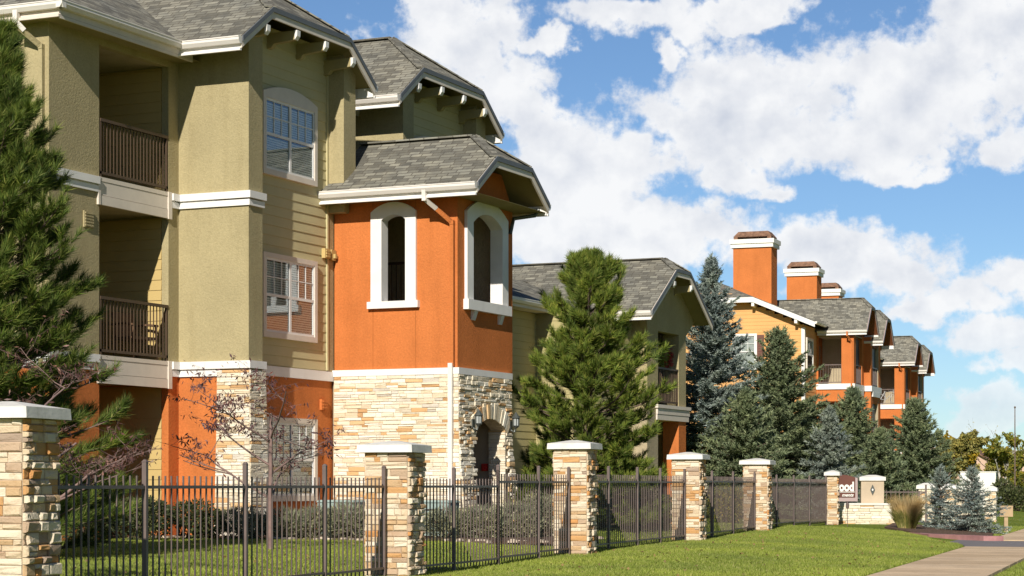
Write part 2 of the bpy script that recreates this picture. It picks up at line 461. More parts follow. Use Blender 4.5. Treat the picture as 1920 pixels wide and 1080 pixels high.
KHAKI = (0.43, 0.36, 0.198); ORANGE = (0.60, 0.188, 0.052)
M = dict(
    khaki=stucco('khaki stucco', KHAKI), orange=stucco('orange stucco', ORANGE), olive_in=stucco('olive porch stucco', (0.46, 0.38, 0.25)),
    siding=simple('khaki lap siding', (0.52, 0.455, 0.25), 0.7, 0.06, 1.5, bs=0.12, bscale=40), tansiding=simple('tan porch siding', (0.52, 0.38, 0.15), 0.7, 0.06, 1.5),
    oliveside=simple('pale olive siding', (0.42, 0.36, 0.17), 0.7, 0.06, 1.5), yellowside=simple('ochre lap siding', (0.70, 0.37, 0.13), 0.7, 0.05, 1.5),
    trim=simple('white trim paint', (0.79, 0.765, 0.72), 0.5, 0.07, 2.2, bs=0.08), gutter=simple('white gutter metal', (0.78, 0.73, 0.66), 0.4, 0.03, 4),
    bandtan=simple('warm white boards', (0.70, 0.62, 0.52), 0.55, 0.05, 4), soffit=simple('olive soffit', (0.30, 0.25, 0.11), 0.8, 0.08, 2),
    bracket=simple('olive bracket paint', (0.38, 0.31, 0.15), 0.7, 0.08, 3), brownsoffitshade=simple('brown soffit and gable shade', (0.22, 0.075, 0.03), 0.8, 0.08, 2),
    shingle=shingle_mat('grey architectural shingles'), stone=stone_mat('cream ledgestone'), pstone=stone_mat('tan ledgestone', tan=True), mortar=simple('sandy mortar', (0.52, 0.44, 0.33), 0.95, 0.2, 12),
    iron=simple('dark bronze iron', (0.15, 0.112, 0.098), 0.45, 0.15, 5), rail=simple('brown railing paint', (0.085, 0.055, 0.035), 0.5, 0.15, 5),
    glass=glass_mat('window glass'), dark=simple('painted dark interior', (0.05, 0.045, 0.04), 0.9, 0.2, 1), blind=simple('white blinds', (0.86, 0.83, 0.78), 0.7, 0.04, 5),
    cap=simple('cast stone cap', (0.74, 0.71, 0.64), 0.8, 0.15, 5, bs=0.3, bscale=30), concrete=concrete_mat('tan concrete'),
    asphalt=simple('old asphalt', (0.20, 0.18, 0.175), 0.95, 0.15, 2.5, bs=0.2, bscale=90), pink=simple('red kerb paint', (0.40, 0.20, 0.19), 0.8, 0.2, 5),
    mulch=simple('wood mulch', (0.16, 0.10, 0.065), 1.0, 0.45, 22, bs=1.0, bscale=40, bd=0.05), lawn=ground_mat('mown lawn'),
    bark=simple('grey brown bark', (0.16, 0.115, 0.085), 0.95, 0.3, 9, bs=0.7, bscale=30, bd=0.02), palebark=simple('pale aspen bark', (0.48, 0.44, 0.38), 0.9, 0.3, 9),
    twig=simple('reddish grey twig bark', (0.22, 0.145, 0.125), 0.9, 0.25, 9),
    chimcap=simple('rusty chimney metal', (0.21, 0.115, 0.07), 0.8, 0.45, 6), white=simple('white painted wall', (0.82, 0.79, 0.72), 0.8, 0.05, 2),
    groove=simple('darker orange joint', (0.42, 0.13, 0.03), 0.9, 0.1, 5), edge=simple('slate drip edge', (0.12, 0.13, 0.14), 0.6, 0.1, 5), lantern=simple('verdigris lantern metal', (0.10, 0.11, 0.10), 0.4, 0.2, 20, metal=0.4), lampglass=simple('seeded lamp glass', (0.42, 0.44, 0.42), 0.15, 0.1, 30),
    red=simple('red alarm plastic', (0.6, 0.04, 0.03), 0.4, 0.05, 5), teal=simple('pale green cabinet paint', (0.32, 0.40, 0.36), 0.5, 0.06, 2),
    wood=simple('weathered tan board', (0.46, 0.33, 0.19), 0.85, 0.12, 6), signbrown=simple('brown sign face', (0.13, 0.045, 0.03), 0.6, 0.1, 3),
    taupe=simple('taupe stucco', (0.50, 0.40, 0.28), 0.9, 0.07, 3, bs=0.3, bscale=25), mauve=simple('mauve sign edge', (0.42, 0.32, 0.30), 0.7, 0.05, 3),
    pinkwall=simple('far pink stucco', (0.58, 0.40, 0.30), 0.9, 0.08, 0.4), rock=simple('bed edging stone', (0.52, 0.42, 0.32), 0.9, 0.3, 8, bs=0.5),
    shutter=simple('brown shutter', (0.16, 0.07, 0.05), 0.7, 0.1, 5), screen=simple('dark porch panel', (0.05, 0.06, 0.07), 0.4, 0.2, 2),
    wicker=simple('dark wicker', (0.16, 0.09, 0.05), 0.7, 0.2, 20), tyre=simple('black rubber', (0.02, 0.02, 0.02), 0.8, 0.1, 9), pale=simple('pale bicycle paint', (0.38, 0.38, 0.37), 0.4, 0.05, 5),
    flower=leaf_mat('red flowers', [(0, (0.35, 0.03, 0.03)), (1, (0.5, 0.10, 0.08))], 8), basketgreen=leaf_mat('trailing leaves', [(0, (0.14, 0.2, 0.03)), (1, (0.3, 0.32, 0.06))], 6),
    pine=leaf_mat('pine needles', [(0, (0.075, 0.135, 0.022)), (0.5, (0.16, 0.23, 0.036)), (0.85, (0.25, 0.30, 0.055)), (1, (0.38, 0.36, 0.10))], 2.6, contrast=1.5),
    fallen=leaf_mat('brown fallen leaves', [(0, (0.16, 0.10, 0.04)), (1, (0.34, 0.24, 0.10))], 4),
    darkpine=leaf_mat('dark pine needles', [(0, (0.055, 0.10, 0.018)), (0.5, (0.115, 0.175, 0.03)), (0.85, (0.19, 0.24, 0.05)), (1, (0.30, 0.29, 0.09))], 2.6, contrast=1.5),
    spruce=leaf_mat('blue spruce needles', [(0, (0.13, 0.175, 0.16)), (0.6, (0.27, 0.33, 0.30)), (1, (0.42, 0.48, 0.45))], 1.8),
    greenspruce=leaf_mat('green spruce needles', [(0, (0.10, 0.14, 0.075)), (0.6, (0.21, 0.26, 0.14)), (1, (0.33, 0.37, 0.21))], 1.8),
    silver=leaf_mat('silver spruce needles', [(0, (0.16, 0.20, 0.17)), (1, (0.34, 0.39, 0.34))], 1.8),
    plum=leaf_mat('purple plum leaves', [(0, (0.06, 0.03, 0.03)), (0.6, (0.13, 0.065, 0.06)), (1, (0.28, 0.15, 0.12))], 2.5, 0.45),
    crab=leaf_mat('dull purple crab apple leaves', [(0, (0.09, 0.045, 0.055)), (0.7, (0.17, 0.085, 0.09)), (1, (0.27, 0.10, 0.07))], 2.5, 0.45),
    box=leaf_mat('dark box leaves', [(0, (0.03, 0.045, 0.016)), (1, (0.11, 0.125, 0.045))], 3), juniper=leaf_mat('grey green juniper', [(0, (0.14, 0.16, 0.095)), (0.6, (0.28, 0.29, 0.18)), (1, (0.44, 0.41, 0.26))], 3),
    yellow=leaf_mat('yellow aspen leaves', [(0, (0.30, 0.22, 0.02)), (0.6, (0.50, 0.33, 0.03)), (1, (0.22, 0.25, 0.04))], 1.0, 0.5, 0.3),
    yellowgreen=leaf_mat('yellow green leaves', [(0, (0.12, 0.16, 0.03)), (0.7, (0.28, 0.27, 0.04)), (1, (0.42, 0.30, 0.04))], 1.0, 0.5, 0.3),
    olive=leaf_mat('olive autumn leaves', [(0, (0.17, 0.18, 0.05)), (1, (0.42, 0.35, 0.10))], 1.0), straw=leaf_mat('dry grass plumes', [(0, (0.42, 0.30, 0.13)), (1, (0.62, 0.48, 0.26))], 4, 0.8, 0.2),
    strawbase=leaf_mat('green grass base', [(0, (0.14, 0.17, 0.04)), (1, (0.32, 0.30, 0.09))], 4, 0.8, 0.2),
    grass=leaf_mat('grass blades', [(0, (0.22, 0.28, 0.042)), (0.55, (0.31, 0.385, 0.066)), (0.90, (0.42, 0.45, 0.115)), (1, (0.52, 0.48, 0.20))], 0.5, 0.6, 0.35, contrast=0.9),
)

# ------------------------------------------------------------------ building pieces
def plane_x(x): return lambda a, z, d: (x - d, a, z)        # wall facing +x, a runs along y


def plane_y(y): return lambda a, z, d: (a, y + d, z)        # wall facing -y, a runs along x


def arch(a0, a1, z0, zs, zc, n=10):
    """opening with a segmental arched head: counter-clockwise loop"""
    c = (a0 + a1) / 2; w = (a1 - a0) / 2; r = (w * w + (zc - zs) ** 2) / (2 * (zc - zs)); cz = zc - r; t = math.asin(w / r)
    return [(a0, z0), (a1, z0)] + [(c + r * math.sin(t - 2 * t * i / n), cz + r * math.cos(t - 2 * t * i / n)) for i in range(n + 1)]


def rect(a0, a1, z0, z1): return [(a0, z0), (a1, z0), (a1, z1), (a0, z1)]


def siding(mb, face, a0, a1, z0, z1, proud=0.014, lap=0.18, limits=None):
    """lap boards: face('x', x) looks along +x, ('y', y) looks along -y"""
    fn = plane_x(face[1]) if face[0] == 'x' else plane_y(face[1])
    z = z0
    while z < z1 - 0.01:
        t = min(z + lap, z1); b0, b1 = a0, a1
        if limits:
            b0, b1 = limits(z + lap * 0.3); b0 = max(a0, b0); b1 = min(a1, b1)
            if b1 - b0 < 0.05: break
        p = [fn(b0, z, -proud - 0.006), fn(b1, z, -proud - 0.006), fn(b1, t, -0.006), fn(b0, t, -0.006)]
        mb.poly(p); mb.poly([fn(b0, z, -proud - 0.006), fn(b0, z, 0), fn(b1, z, 0), fn(b1, z, -proud - 0.006)])
        mb.poly([fn(b0, z, 0), fn(b0, z, -proud - 0.006), fn(b0, t, -0.006), fn(b0, t, 0)])
        mb.poly([fn(b1, z, 0), fn(b1, t, 0), fn(b1, t, -0.006), fn(b1, z, -proud - 0.006)])
        z = t
    return mb


def stones(mb, place, width, height, rnd, keep=None, hmin=0.045, hmax=0.095, lmin=0.10, lmax=0.38, dep=0.022, gap=0.005):
    """ledgestone courses: place(a, z, out) -> point"""
    z = 0.0
    while z < height - 0.015:
        h = rnd.uniform(hmin, hmax)
        if height - z - h < hmin: h = height - z
        a = -rnd.uniform(0, 0.1)
        while a < width:
            l = rnd.uniform(lmin, lmax) * (0.75 + h * 4)
            a0, a1 = max(a, 0), min(a + l, width)
            if width - a1 < 0.06: a1 = width
            if a1 - a0 > 0.03:
                hh = h; zz = z
                parts = [(zz, zz + hh)]
                if h > 0.075 and rnd.random() < 0.35:
                    k = rnd.uniform(0.4, 0.6); parts = [(zz, zz + hh * k), (zz + hh * k, zz + hh)]
                for q0, q1 in parts:
                    if keep and not keep((a0 + a1) / 2, (q0 + q1) / 2): continue
                    d = rnd.uniform(0.008, dep); j = lambda s=0.008: rnd.uniform(-s, s)
                    b0, b1, c0, c1 = a0 + gap / 2, a1 - gap / 2, q0 + gap / 2, q1 - gap / 2
                    i = min(0.012, (c1 - c0) * 0.2)
                    bk = [place(b0, c0, -0.02), place(b1, c0, -0.02), place(b1, c1, -0.02), place(b0, c1, -0.02)]
                    md = [place(b0, c0, d * 0.6), place(b1, c0, d * 0.6), place(b1, c1, d * 0.6), place(b0, c1, d * 0.6)]
                    ft = [place(b0 + i, c0 + i + j(0.004), d + j()), place(b1 - i, c0 + i + j(0.004), d + j()), place(b1 - i, c1 - i + j(0.004), d + j()), place(b0 + i, c1 - i + j(0.004), d + j())]
                    n = len(mb.v); mb.v += [tuple(p) for p in bk + md + ft]
                    for o in (0, 4):
                        for e in range(4):
                            e2 = (e + 1) % 4; mb.f.append((n + o + e, n + o + e2, n + o + 4 + e2, n + o + 4 + e))
                    mb.f.append((n + 8, n + 9, n + 10, n + 11))
            a += l
            if a1 >= width: break
        z += h
    return mb


def slab(mb, pts, t):
    return mb.prism([tuple(p) for p in pts], (0, 0, -t))


GUT = [(0, 0), (0.075, 0), (0.115, 0.06), (0.115, 0.105), (0.125, 0.105), (0.125, 0.122), (0, 0.122)]


def gutter_y(mb, x, y0, y1, ztop):      # runs along y, hangs on the +x side
    loop = [(x + a, y0, ztop - 0.122 + b) for a, b in GUT]; return mb.prism(loop, (0, y1 - y0, 0))


def gutter_x(mb, y, x0, x1, ztop, sgn=-1):      # runs along x, hangs on the -y (sgn -1) or +y side
    loop = [(x0, y + sgn * a, ztop - 0.122 + b) for a, b in GUT]; return mb.prism(loop, (x1 - x0, 0, 0))


def bay_roof(parent, xr, yc, he, ze, pitch, ch, xback, soff='soffit', trim='bandtan', brackets=0, xwall=None, xgut=None, fd=0.17, rgut=True, infill=None):
    """gable facing +x with its peak clipped by a small hip"""
    zr = ze + pitch * he; zc = ze + pitch * (he - ch); xa = xr - ch * 1.0
    r = MB()
    slab(r, [(xr, yc - he, ze), (xr, yc - ch, zc), (xa, yc, zr), (xback, yc, zr), (xback, yc - he, ze)], 0.05)
    slab(r, [(xr, yc + he, ze), (xback, yc + he, ze), (xback, yc, zr), (xa, yc, zr), (xr, yc + ch, zc)], 0.05)
    slab(r, [(xr + 0.01, yc - ch, zc), (xr + 0.01, yc + ch, zc), (xa, yc, zr + 0.004)], 0.05)
    # ridge and hip caps
    r.bar((xback, yc, zr + 0.01), (xa, yc, zr + 0.01), 0.22, 0.03)
    for s in (-1, 1): r.bar((xr, yc + s * ch, zc + 0.012), (xa, yc, zr + 0.012), 0.2, 0.025)
    roof = r.build('roof', M['shingle'], parent, uv=True)
    s = MB()
    o = 0.065
    s.poly([(xr - 0.02, yc - he, ze - o), (xr - 0.02, yc - ch, zc - o), (xa, yc, zr - o), (xback, yc, zr - o), (xback, yc - he, ze - o)])
    s.poly([(xr - 0.02, yc + he, ze - o), (xback, yc + he, ze - o), (xback, yc, zr - o), (xa, yc, zr - o), (xr - 0.02, yc + ch, zc - o)])
    s.poly([(xr - 0.02, yc - ch, zc - o), (xr - 0.02, yc + ch, zc - o), (xa, yc, zr - o)])
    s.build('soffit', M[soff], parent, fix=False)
    top = [(yc - he - 0.01, ze), (yc - ch, zc), (yc + ch, zc), (yc + he + 0.01, ze)]
    t = 0.03
    f = MB(); f.holed([(a, z - t - fd) for a, z in top] + [(a, z - t) for a, z in reversed(top)], [], plane_x(xr + 0.035), 0.035)
    f.build('rake_board', M[trim], roof)
    f = MB(); f.holed([(a, z - 0.085) for a, z in top] + [(a, z + 0.004) for a, z in reversed(top)], [], plane_x(xr + 0.062), 0.024)
    f.build('drip_edge', M['edge'], roof)
    xg = xgut if xgut is not None else xback
    for sg in ((-1, 1) if rgut else (-1,)):
        g = MB(); ye = yc + sg * he; g.box(xg, xr, min(ye, ye - sg * 0.03), max(ye, ye - sg * 0.03), ze - 0.235, ze - 0.055); g.box(xg, xr + 0.02, min(ye, ye + sg * 0.05), max(ye, ye + sg * 0.05), ze - 0.245, ze - 0.205); g.build('fascia', M['trim'], roof)
        g = MB(); gutter_x(g, ye + sg * 0.002, xg, xr + 0.035, ze - 0.01, sg); g.build('gutter', M['gutter'], roof)
    if infill:
        f = MB(); f.holed([(yc - he + 0.05, ze - 0.3), (yc + he - 0.05, ze - 0.3), (yc + he - 0.05, ze - 0.07), (yc + ch, zc - 0.08), (yc - ch, zc - 0.08), (yc - he + 0.05, ze - 0.07)], [], plane_x(infill[0]), 0.1); f.build('gable_wall', M[infill[1]], parent)
    if brackets:
        span = 2 * (ch + 0.15)
        for i in range(brackets):
            y = yc - span / 2 + span * i / (brackets - 1); x0, x1 = xwall, xr + 0.0
            zt = min(zc, ze + pitch * (he - abs(y - yc))) - 0.24
            b = MB(); prof = [(x0, zt - 0.28), (x0 + 0.10, zt - 0.27), (x0 + 0.16, zt - 0.20), (x1 - 0.02, zt - 0.16), (x1 + 0.035, zt - 0.10), (x1 + 0.04, zt), (x0, zt)]
            b.prism([(a, y - 0.055, z) for a, z in prof], (0, 0.11, 0)); br = b.build('bracket', M['bracket'], parent)
            e = MB(); e.prism([(x1 - 0.005, y - 0.057, zt - 0.165), (x1 + 0.045, y - 0.057, zt - 0.10), (x1 + 0.05, y - 0.057, zt + 0.004), (x1 - 0.005, y - 0.057, zt + 0.004)], (0, 0.114, 0))
            e.build('end_cap', M['trim'], br)
    return roof


def window_x(parent, x, y0, y1, z0, z1, crown=0.0, fw=0.10, units=2, blinds=True, muntin=True, trim='bandtan', face='x', lower_blind=False):
    fn = plane_x(x) if face == 'x' else plane_y(x)
    fr = MB(); outer = arch(y0, y1, z0, z1, z1 + crown) if crown else rect(y0, y1, z0, z1)
    iz0, iz1 = z0 + fw, z1 - fw * (0.9 if not crown else 1.1)
    fr.holed(outer, [rect(y0 + fw, y1 - fw, iz0, iz1)], lambda a, z, d: fn(a, z, d - 0.065), 0.08)
    w = fr.build('window_frame', M[trim], parent)
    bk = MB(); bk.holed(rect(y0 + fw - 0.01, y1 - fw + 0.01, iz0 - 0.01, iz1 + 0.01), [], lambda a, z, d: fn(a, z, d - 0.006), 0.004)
    bk.build('dark_backing', M['dark'], w)  # dark sheet on the wall, its colour stands for the unlit room
    sash = MB(); wd = (y1 - y0 - 2 * fw) / units; zm = (iz0 + iz1) / 2
    holes = []; pane = MB(); mu = MB(); bl = MB()
    for u in range(units):
        a0 = y0 + fw + wd * u + 0.035; a1 = y0 + fw + wd * (u + 1) - 0.035
        for (q0, q1, up) in ((iz0 + 0.04, zm - 0.025, 0), (zm + 0.025, iz1 - 0.04, 1)):
            holes.append(rect(a0, a1, q0, q1))
            pane.holed(rect(a0, a1, q0, q1), [], lambda a, z, d: fn(a, z, d - 0.034), 0.004)
            if muntin and up:
                for i in (1, 2):
                    am = a0 + (a1 - a0) * i / 3; mu.holed(rect(am - 0.009, am + 0.009, q0, q1), [], lambda a, z, d: fn(a, z, d - 0.044), 0.008)
                for a_, b_ in ((a0, a0 + (a1 - a0) / 3 - 0.009), (a0 + (a1 - a0) / 3 + 0.009, a0 + 2 * (a1 - a0) / 3 - 0.009), (a0 + 2 * (a1 - a0) / 3 + 0.009, a1)):
                    mu.holed(rect(a_, b_, (q0 + q1) / 2 - 0.009, (q0 + q1) / 2 + 0.009), [], lambda a, z, d: fn(a, z, d - 0.044), 0.008)
            if blinds and (up or lower_blind):
                z = q0
                while z < q1 - 0.03:
                    bl.poly([fn(a0, z, -0.012), fn(a1, z, -0.012), fn(a1, z + 0.03, -0.020), fn(a0, z + 0.03, -0.020)]); z += 0.042
    sash.holed(rect(y0 + fw - 0.002, y1 - fw + 0.002, iz0 - 0.002, iz1 + 0.002), holes, lambda a, z, d: fn(a, z, d - 0.05), 0.025)
    sash.build('sash', M['trim'], w); pane.build('pane', M['glass'], w)
    if mu.v: mu.build('muntin_grid', M['trim'], w)
    if bl.v: bl.build('blind', M['blind'], w, fix=False)
    return w


def railing(parent, p, q, z0, h=1.0, step=0.105, name='balcony_railing', mat='rail', inner=0.0):
    p, q = Vector((*p, 0)), Vector((*q, 0)); L = (q - p).length; d = (q - p) / L; m = MB()
    m.bar(p + Vector((0, 0, z0 + h - 0.03)), q + Vector((0, 0, z0 + h - 0.03)), 0.065, 0.05)
    m.bar(p + Vector((0, 0, z0 + 0.09)), q + Vector((0, 0, z0 + 0.09)), 0.04, 0.045)
    n = max(2, int(L / step))
    for i in range(n + 1):
        c = p + d * (0.02 + (L - 0.04) * i / n); s = 0.015 if 0 < i < n else 0.04
        m.box(c.x - s / 2, c.x + s / 2, c.y - s / 2, c.y + s / 2, z0 + (0.11 if 0 < i < n else 0), z0 + h - 0.05)
    return m.build(name, M[mat], parent)


def downspout(parent, pts, mat='gutter', w=0.075):
    m = MB()
    for a, b in zip(pts[:-1], pts[1:]): m.bar(a, b, w, w * 0.8, up=(0, 1, 0))
    for p in pts[1:-1]: m.box(p[0] - w * 0.52, p[0] + w * 0.52, p[1] - w * 0.52, p[1] + w * 0.52, p[2] - w * 0.5, p[2] + w * 0.5)
    return m.build('downspout', M[mat], parent)


# ================================================================== SETTING: ground, paving
def axis(segs):
    out = []
    for a, b, st in segs: out += list(np.arange(a, b, st))
    return np.array(out + [segs[-1][1]])


gx = axis([(-4000, -500, 700), (-500, -60, 60), (-60, -14, 2.5), (-14, 2, 0.3), (2, 30, 3), (30, 500, 60), (500, 4000, 700)])
gy = axis([(-600, 0, 120), (0, 8, 2), (8, 62, 0.5), (62, 140, 5), (140, 600, 50), (600, 6000, 700)])
GX, GY = np.meshgrid(gx, gy, indexing='ij')
c_, s_ = math.cos(DF), math.sin(DF)
WX = GX * c_ - GY * s_; WY = GX * s_ + GY * c_
V = np.stack([WX, WY, ground_z(WX, WY)], -1).reshape(-1, 3)
nx, ny = len(gx), len(gy); idx = np.arange(nx * ny).reshape(nx, ny)
Fc = np.stack([idx[:-1, :-1], idx[1:, :-1], idx[1:, 1:], idx[:-1, 1:]], -1).reshape(-1, 4)
tag(np_mesh('ground', V, Fc, M['lawn']), kind='structure')

WALK0, WALK1, WALKZ = -3.64, -2.20, -0.13
m = MB(); y = -6.0
while y < 39.2:
    y1 = min(y + 1.52, 39.5)
    m.hexa([f2w(WALK0, y, -0.25), f2w(WALK1, y, -0.25), f2w(WALK1, y1 - 0.028, -0.25), f2w(WALK0, y1 - 0.028, -0.25),
            f2w(WALK0, y, WALKZ), f2w(WALK1, y, WALKZ), f2w(WALK1, y1 - 0.028, WALKZ), f2w(WALK0, y1 - 0.028, WALKZ)]); y += 1.52
tag(m.build('sidewalk', M['concrete']), kind='structure')
edge = [(-3.66, 39.55), (-3.74, 40.3), (-3.96, 41.7), (-4.73, 44.1), (-5.13, 46.2), (-5.4, 48.0)]
kerb = [(-3.30, 44.05), (-3.45, 43.95), (-3.7, 44.0), (-4.1, 44.5), (-4.98, 45.5), (-5.5, 46.6), (-5.75, 48.0)]
m = MB(); m.holed(edge + kerb[::-1] + [(-2.2, 44.1), (3, 44.1), (3, 39.5), (-3.64, 39.5)], [], lambda a, b, d: f2w(a, b, -0.142 - d), 0.05)
tag(m.build('driveway', M['asphalt']), kind='structure')
m = MB()
for (a, b), (c, d) in zip(kerb[:-1], kerb[1:]):
    n = Vector((b - d, c - a)).normalized() * 0.16
    if n.y < 0: n = -n
    m.hexa([f2w(a, b, -0.3), f2w(c, d, -0.3), f2w(c + n.x, d + n.y, -0.3), f2w(a + n.x, b + n.y, -0.3),
            f2w(a, b, -0.045), f2w(c, d, -0.045), f2w(c + n.x, d + n.y, -0.04), f2w(a + n.x, b + n.y, -0.04)])
tag(m.build('kerb', M['pink']), kind='structure')
m = MB(); y = 44.2
while y < 75:
    m.hexa([f2w(WALK0, y, -0.25), f2w(WALK1, y, -0.25), f2w(WALK1, y + 1.5, -0.25), f2w(WALK0, y + 1.5, -0.25),
            f2w(WALK0, y, -0.122), f2w(WALK1, y, -0.122), f2w(WALK1, y + 1.5, -0.122), f2w(WALK0, y + 1.5, -0.122)]); y += 1.52
tag(m.build('sidewalk', M['concrete']), kind='structure')
bed = [(-3.75, 44.35), (-4.2, 44.75), (-5.0, 45.8), (-5.6, 47.0), (-6.4, 49.2), (-6.8, 54), (-4.4, 54), (-3.9, 49), (-3.72, 46)]
m = MB(); m.holed(bed, [], lambda a, b, d: f2w(a, b, gz(f2w(a, b)) + 0.045 - d), 0.1)
tag(m.build('mulch_bed', M['mulch']), kind='structure')
bedpx = [(-60, 1008), (100, 1008), (300, 1008), (420, 1011), (560, 1013), (680, 1015), (800, 1016), (920, 1018), (1060, 1016), (1120, 1010)]
BEDLINE = [at_z(px, py, 0.1) for px, py in bedpx]
far = [(-19.5, 48, 0), (-22, 48, 0), (-22, 36, 0), (-26, 27, 0)]
m = MB(); m.holed([(p.x, p.y) for p in BEDLINE] + [(p[0], p[1]) for p in far], [], lambda a, b, d: (a, b, 0.125 - d), 0.06)
tag(m.build('mulch_bed', M['mulch']), kind='structure')
rn = random.Random(4); m = MB()
for a, b in zip(BEDLINE[:-1], BEDLINE[1:]):
    n = int((b - a).length / 0.12)
    for i in range(n):
        p = a.lerp(b, (i + rn.random()) / n) + Vector((rn.uniform(-.15, .15), rn.uniform(-.15, .15), 0)); r = rn.uniform(0.025, 0.06)
        m.hexa([(p.x + r * (dx + rn.uniform(-.3, .3)) * k, p.y + r * (dy + rn.uniform(-.3, .3)) * k, 0.10 + (h * r * 1.1)) for h, k in ((0, 1), (1, 0.7)) for dx, dy in ((-1, -1), (1, -1), (1, 1), (-1, 1))])
tag(m.build('edging_pebbles', M['rock']), kind='stuff')

# ================================================================== BUILDING 1: three-storey green and orange block
X0, X1, XS, XT = -20.62, -19.18, -19.545, -16.90
G = 0.0
b1 = empty('apartment_building', (X0, 31, 0), label='three storey green and orange apartment building with stone stair tower and gabled bays', cat='building')
b1.location = (0, 0, 0)
T3, T2 = (5.87, 6.12), (2.91, 3.17)
def part(name, mat, boxes, parent=b1):
    m = MB()
    for q in boxes: m.box(*q)
    return m.build(name, M[mat], parent)


ZS = 3.0
part('stucco_wall', 'khaki', [(-34, X0, 27.51, 28.87, ZS, 8.5)])
part('porch_header', 'khaki', [(X0 - 0.14, X0, 28.87, 30.92, 8.33, 8.5)])
part('stucco_wall', 'khaki', [(-34, X0 - 1.75, 28.87, 30.95, ZS, 8.5)])
part('stucco_wall', 'khaki', [(X0 - 0.14, X0, 30.92, 31.24, ZS, 8.5), (-34, X0 - 0.141, 30.95, 31.24, ZS, 8.5)])
part('orange_wall', 'orange', [(-34, X0, 27.51, 28.87, G, ZS)])
part('orange_wall', 'orange', [(-34, X0 - 1.75, 28.87, 30.95, G, ZS)])
part('orange_wall', 'orange', [(X0 - 0.14, X0, 30.92, 31.24, G, ZS), (-34, X0 - 0.141, 30.95, 31.24, G, ZS)])
rz = lambda y, yc: EZ0 + 0.7 * (2.4 - abs(y - yc)) - 0.07
EZ0 = 8.66
for k in (0, 5.83):
    for ya, yb, z0 in ((31.24 + k, 31.70 + k, ZS), (34.64 + k, 35.10 + k, 6.15)):
        m = MB(); za, zb = rz(ya, 33.0 + k), rz(yb, 33.0 + k)
        m.hexa([(-34, ya, z0), (X1, ya, z0), (X1, yb, z0), (-34, yb, z0), (-34, ya, za), (X1, ya, za), (X1, yb, zb), (-34, yb, zb)]); m.build('pilaster', M['khaki'], b1)
    part('bay_wall', 'siding', [(-34, XS, 31.70 + k, 34.64 + k, ZS, 9.25)])
    part('orange_wall', 'orange', [(-34, X1, 31.24 + k, 31.70 + k, G, ZS)])
    part('orange_wall', 'orange', [(-34, XS, 31.70 + k, 34.86 + k, G, ZS)])
    lim = lambda z, yc=33.0 + k: (yc - (2.4 - max(0, (z - 8.62) / 0.7)), yc + (2.4 - max(0, (z - 8.62) / 0.7)))
    m = MB(); siding(m, ('x', XS), 31.72 + k, 34.60 + k, T2[1], 9.25, limits=lim); m.build('siding_wall', M['siding'], b1, fix=False)
    part('corner_board', 'siding', [(XS, XS + 0.045, 34.58 + k, 34.635 + k, 3.17, 8.9)])
part('stucco_wall', 'khaki', [(-34, XS + 0.03, 34.64, 34.86, ZS, 6.15)])
part('stucco_wall', 'khaki', [(-34, X0, 35.1, 37.07, ZS, 8.5)])
part('stucco_wall', 'khaki', [(-34, X0, 40.9, 42.5, 0, 8.5)])
for z0, z1 in ((3.17, 5.70), (6.12, 8.33), (0.2, 2.75)):
    m = MB(); siding(m, ('y', 30.95), X0 - 1.75, X0 - 0.16, z0, z1); m.build('porch_siding', M['tansiding'], b1, fix=False)
for z in (2.97, 5.93): part('porch_floor', 'olive_in', [(X0 - 1.8, X0 - 0.02, 28.87, 30.94, z - 0.2, z + 0.17)])
part('porch_ceiling', 'olive_in', [(X0 - 1.8, X0 - 0.15, 28.87, 30.94, 8.34, 8.42)])
# white boards of the porch fronts
for z0, z1 in ((5.67, 6.13), (2.70, 3.17)):
    m = MB(); m.box(X0 - 0.02, X0 + 0.03, 28.86, 30.94, z0, z0 + 0.155); m.box(X0 - 0.02, X0 + 0.022, 28.86, 30.94, z0 + 0.163, z1 - 0.075)
    m.box(X0 - 0.02, X0 + 0.03, 28.86, 30.94, z1 - 0.07, z1); m.box(X0 - 0.02, X0 + 0.045, 30.86, 30.97, z0 - 0.01, z1 + 0.005)
    m.box(X0 - 0.02, X0 + 0.04, 28.80, 28.86, z0 - 0.005, z1 + 0.002)
    m.build('balcony_fascia', M['bandtan'], b1)
for z in (6.12, 3.16): railing(b1, (X0 - 0.02, 28.9), (X0 - 0.02, 30.9), z, 1.0, 0.10)
# bands
for z0, z1 in (T3, T2):
    zm = z0 + 0.115
    lo, hi = (z0, zm - 0.012, 0.04), (zm + 0.012, z1, 0.075)
    part('trim_band', 'trim', [(-34, X0 + o, 27.51 - o, 28.80, a, b) for a, b, o in (lo, hi)] + [(-34, X0 + 0.01, 27.50, 28.79, lo[1] - 0.002, hi[0] + 0.002)])
    bay = [(X0 - 0.1, X1 + o, 31.24 - o, 31.70 + o * 0.3, a, b) for a, b, o in (lo, hi)]
    if z0 < 4: bay[0] = (X0 - 0.1, -19.80, 31.20, 31.5, lo[0], lo[1])
    bay.append((X0 - 0.1, -19.85, 31.215, 31.5, lo[1] - 0.002, hi[0] + 0.002))
    part('trim_band', 'trim', [(X0 - 0.1, X0 + o, 30.97, 31.235 - o, a, b) for a, b, o in (lo, hi)] + [(X0 - 0.1, X0 + 0.01, 30.97, 31.20, lo[1] - 0.002, hi[0] + 0.002)]); part('trim_band', 'trim', bay)
part('trim_band', 'trim', [(XS - 0.05, XS + 0.05, 31.72, 34.86, T2[1] - 0.20, T2[1] - 0.02)])
part('trim_band', 'trim', [(-19.52, XT + 0.055, 34.795, 34.85, 3.06, 3.18), (XT - 0.05, XT + 0.055, 34.85, 37.20, 3.06, 3.18)])
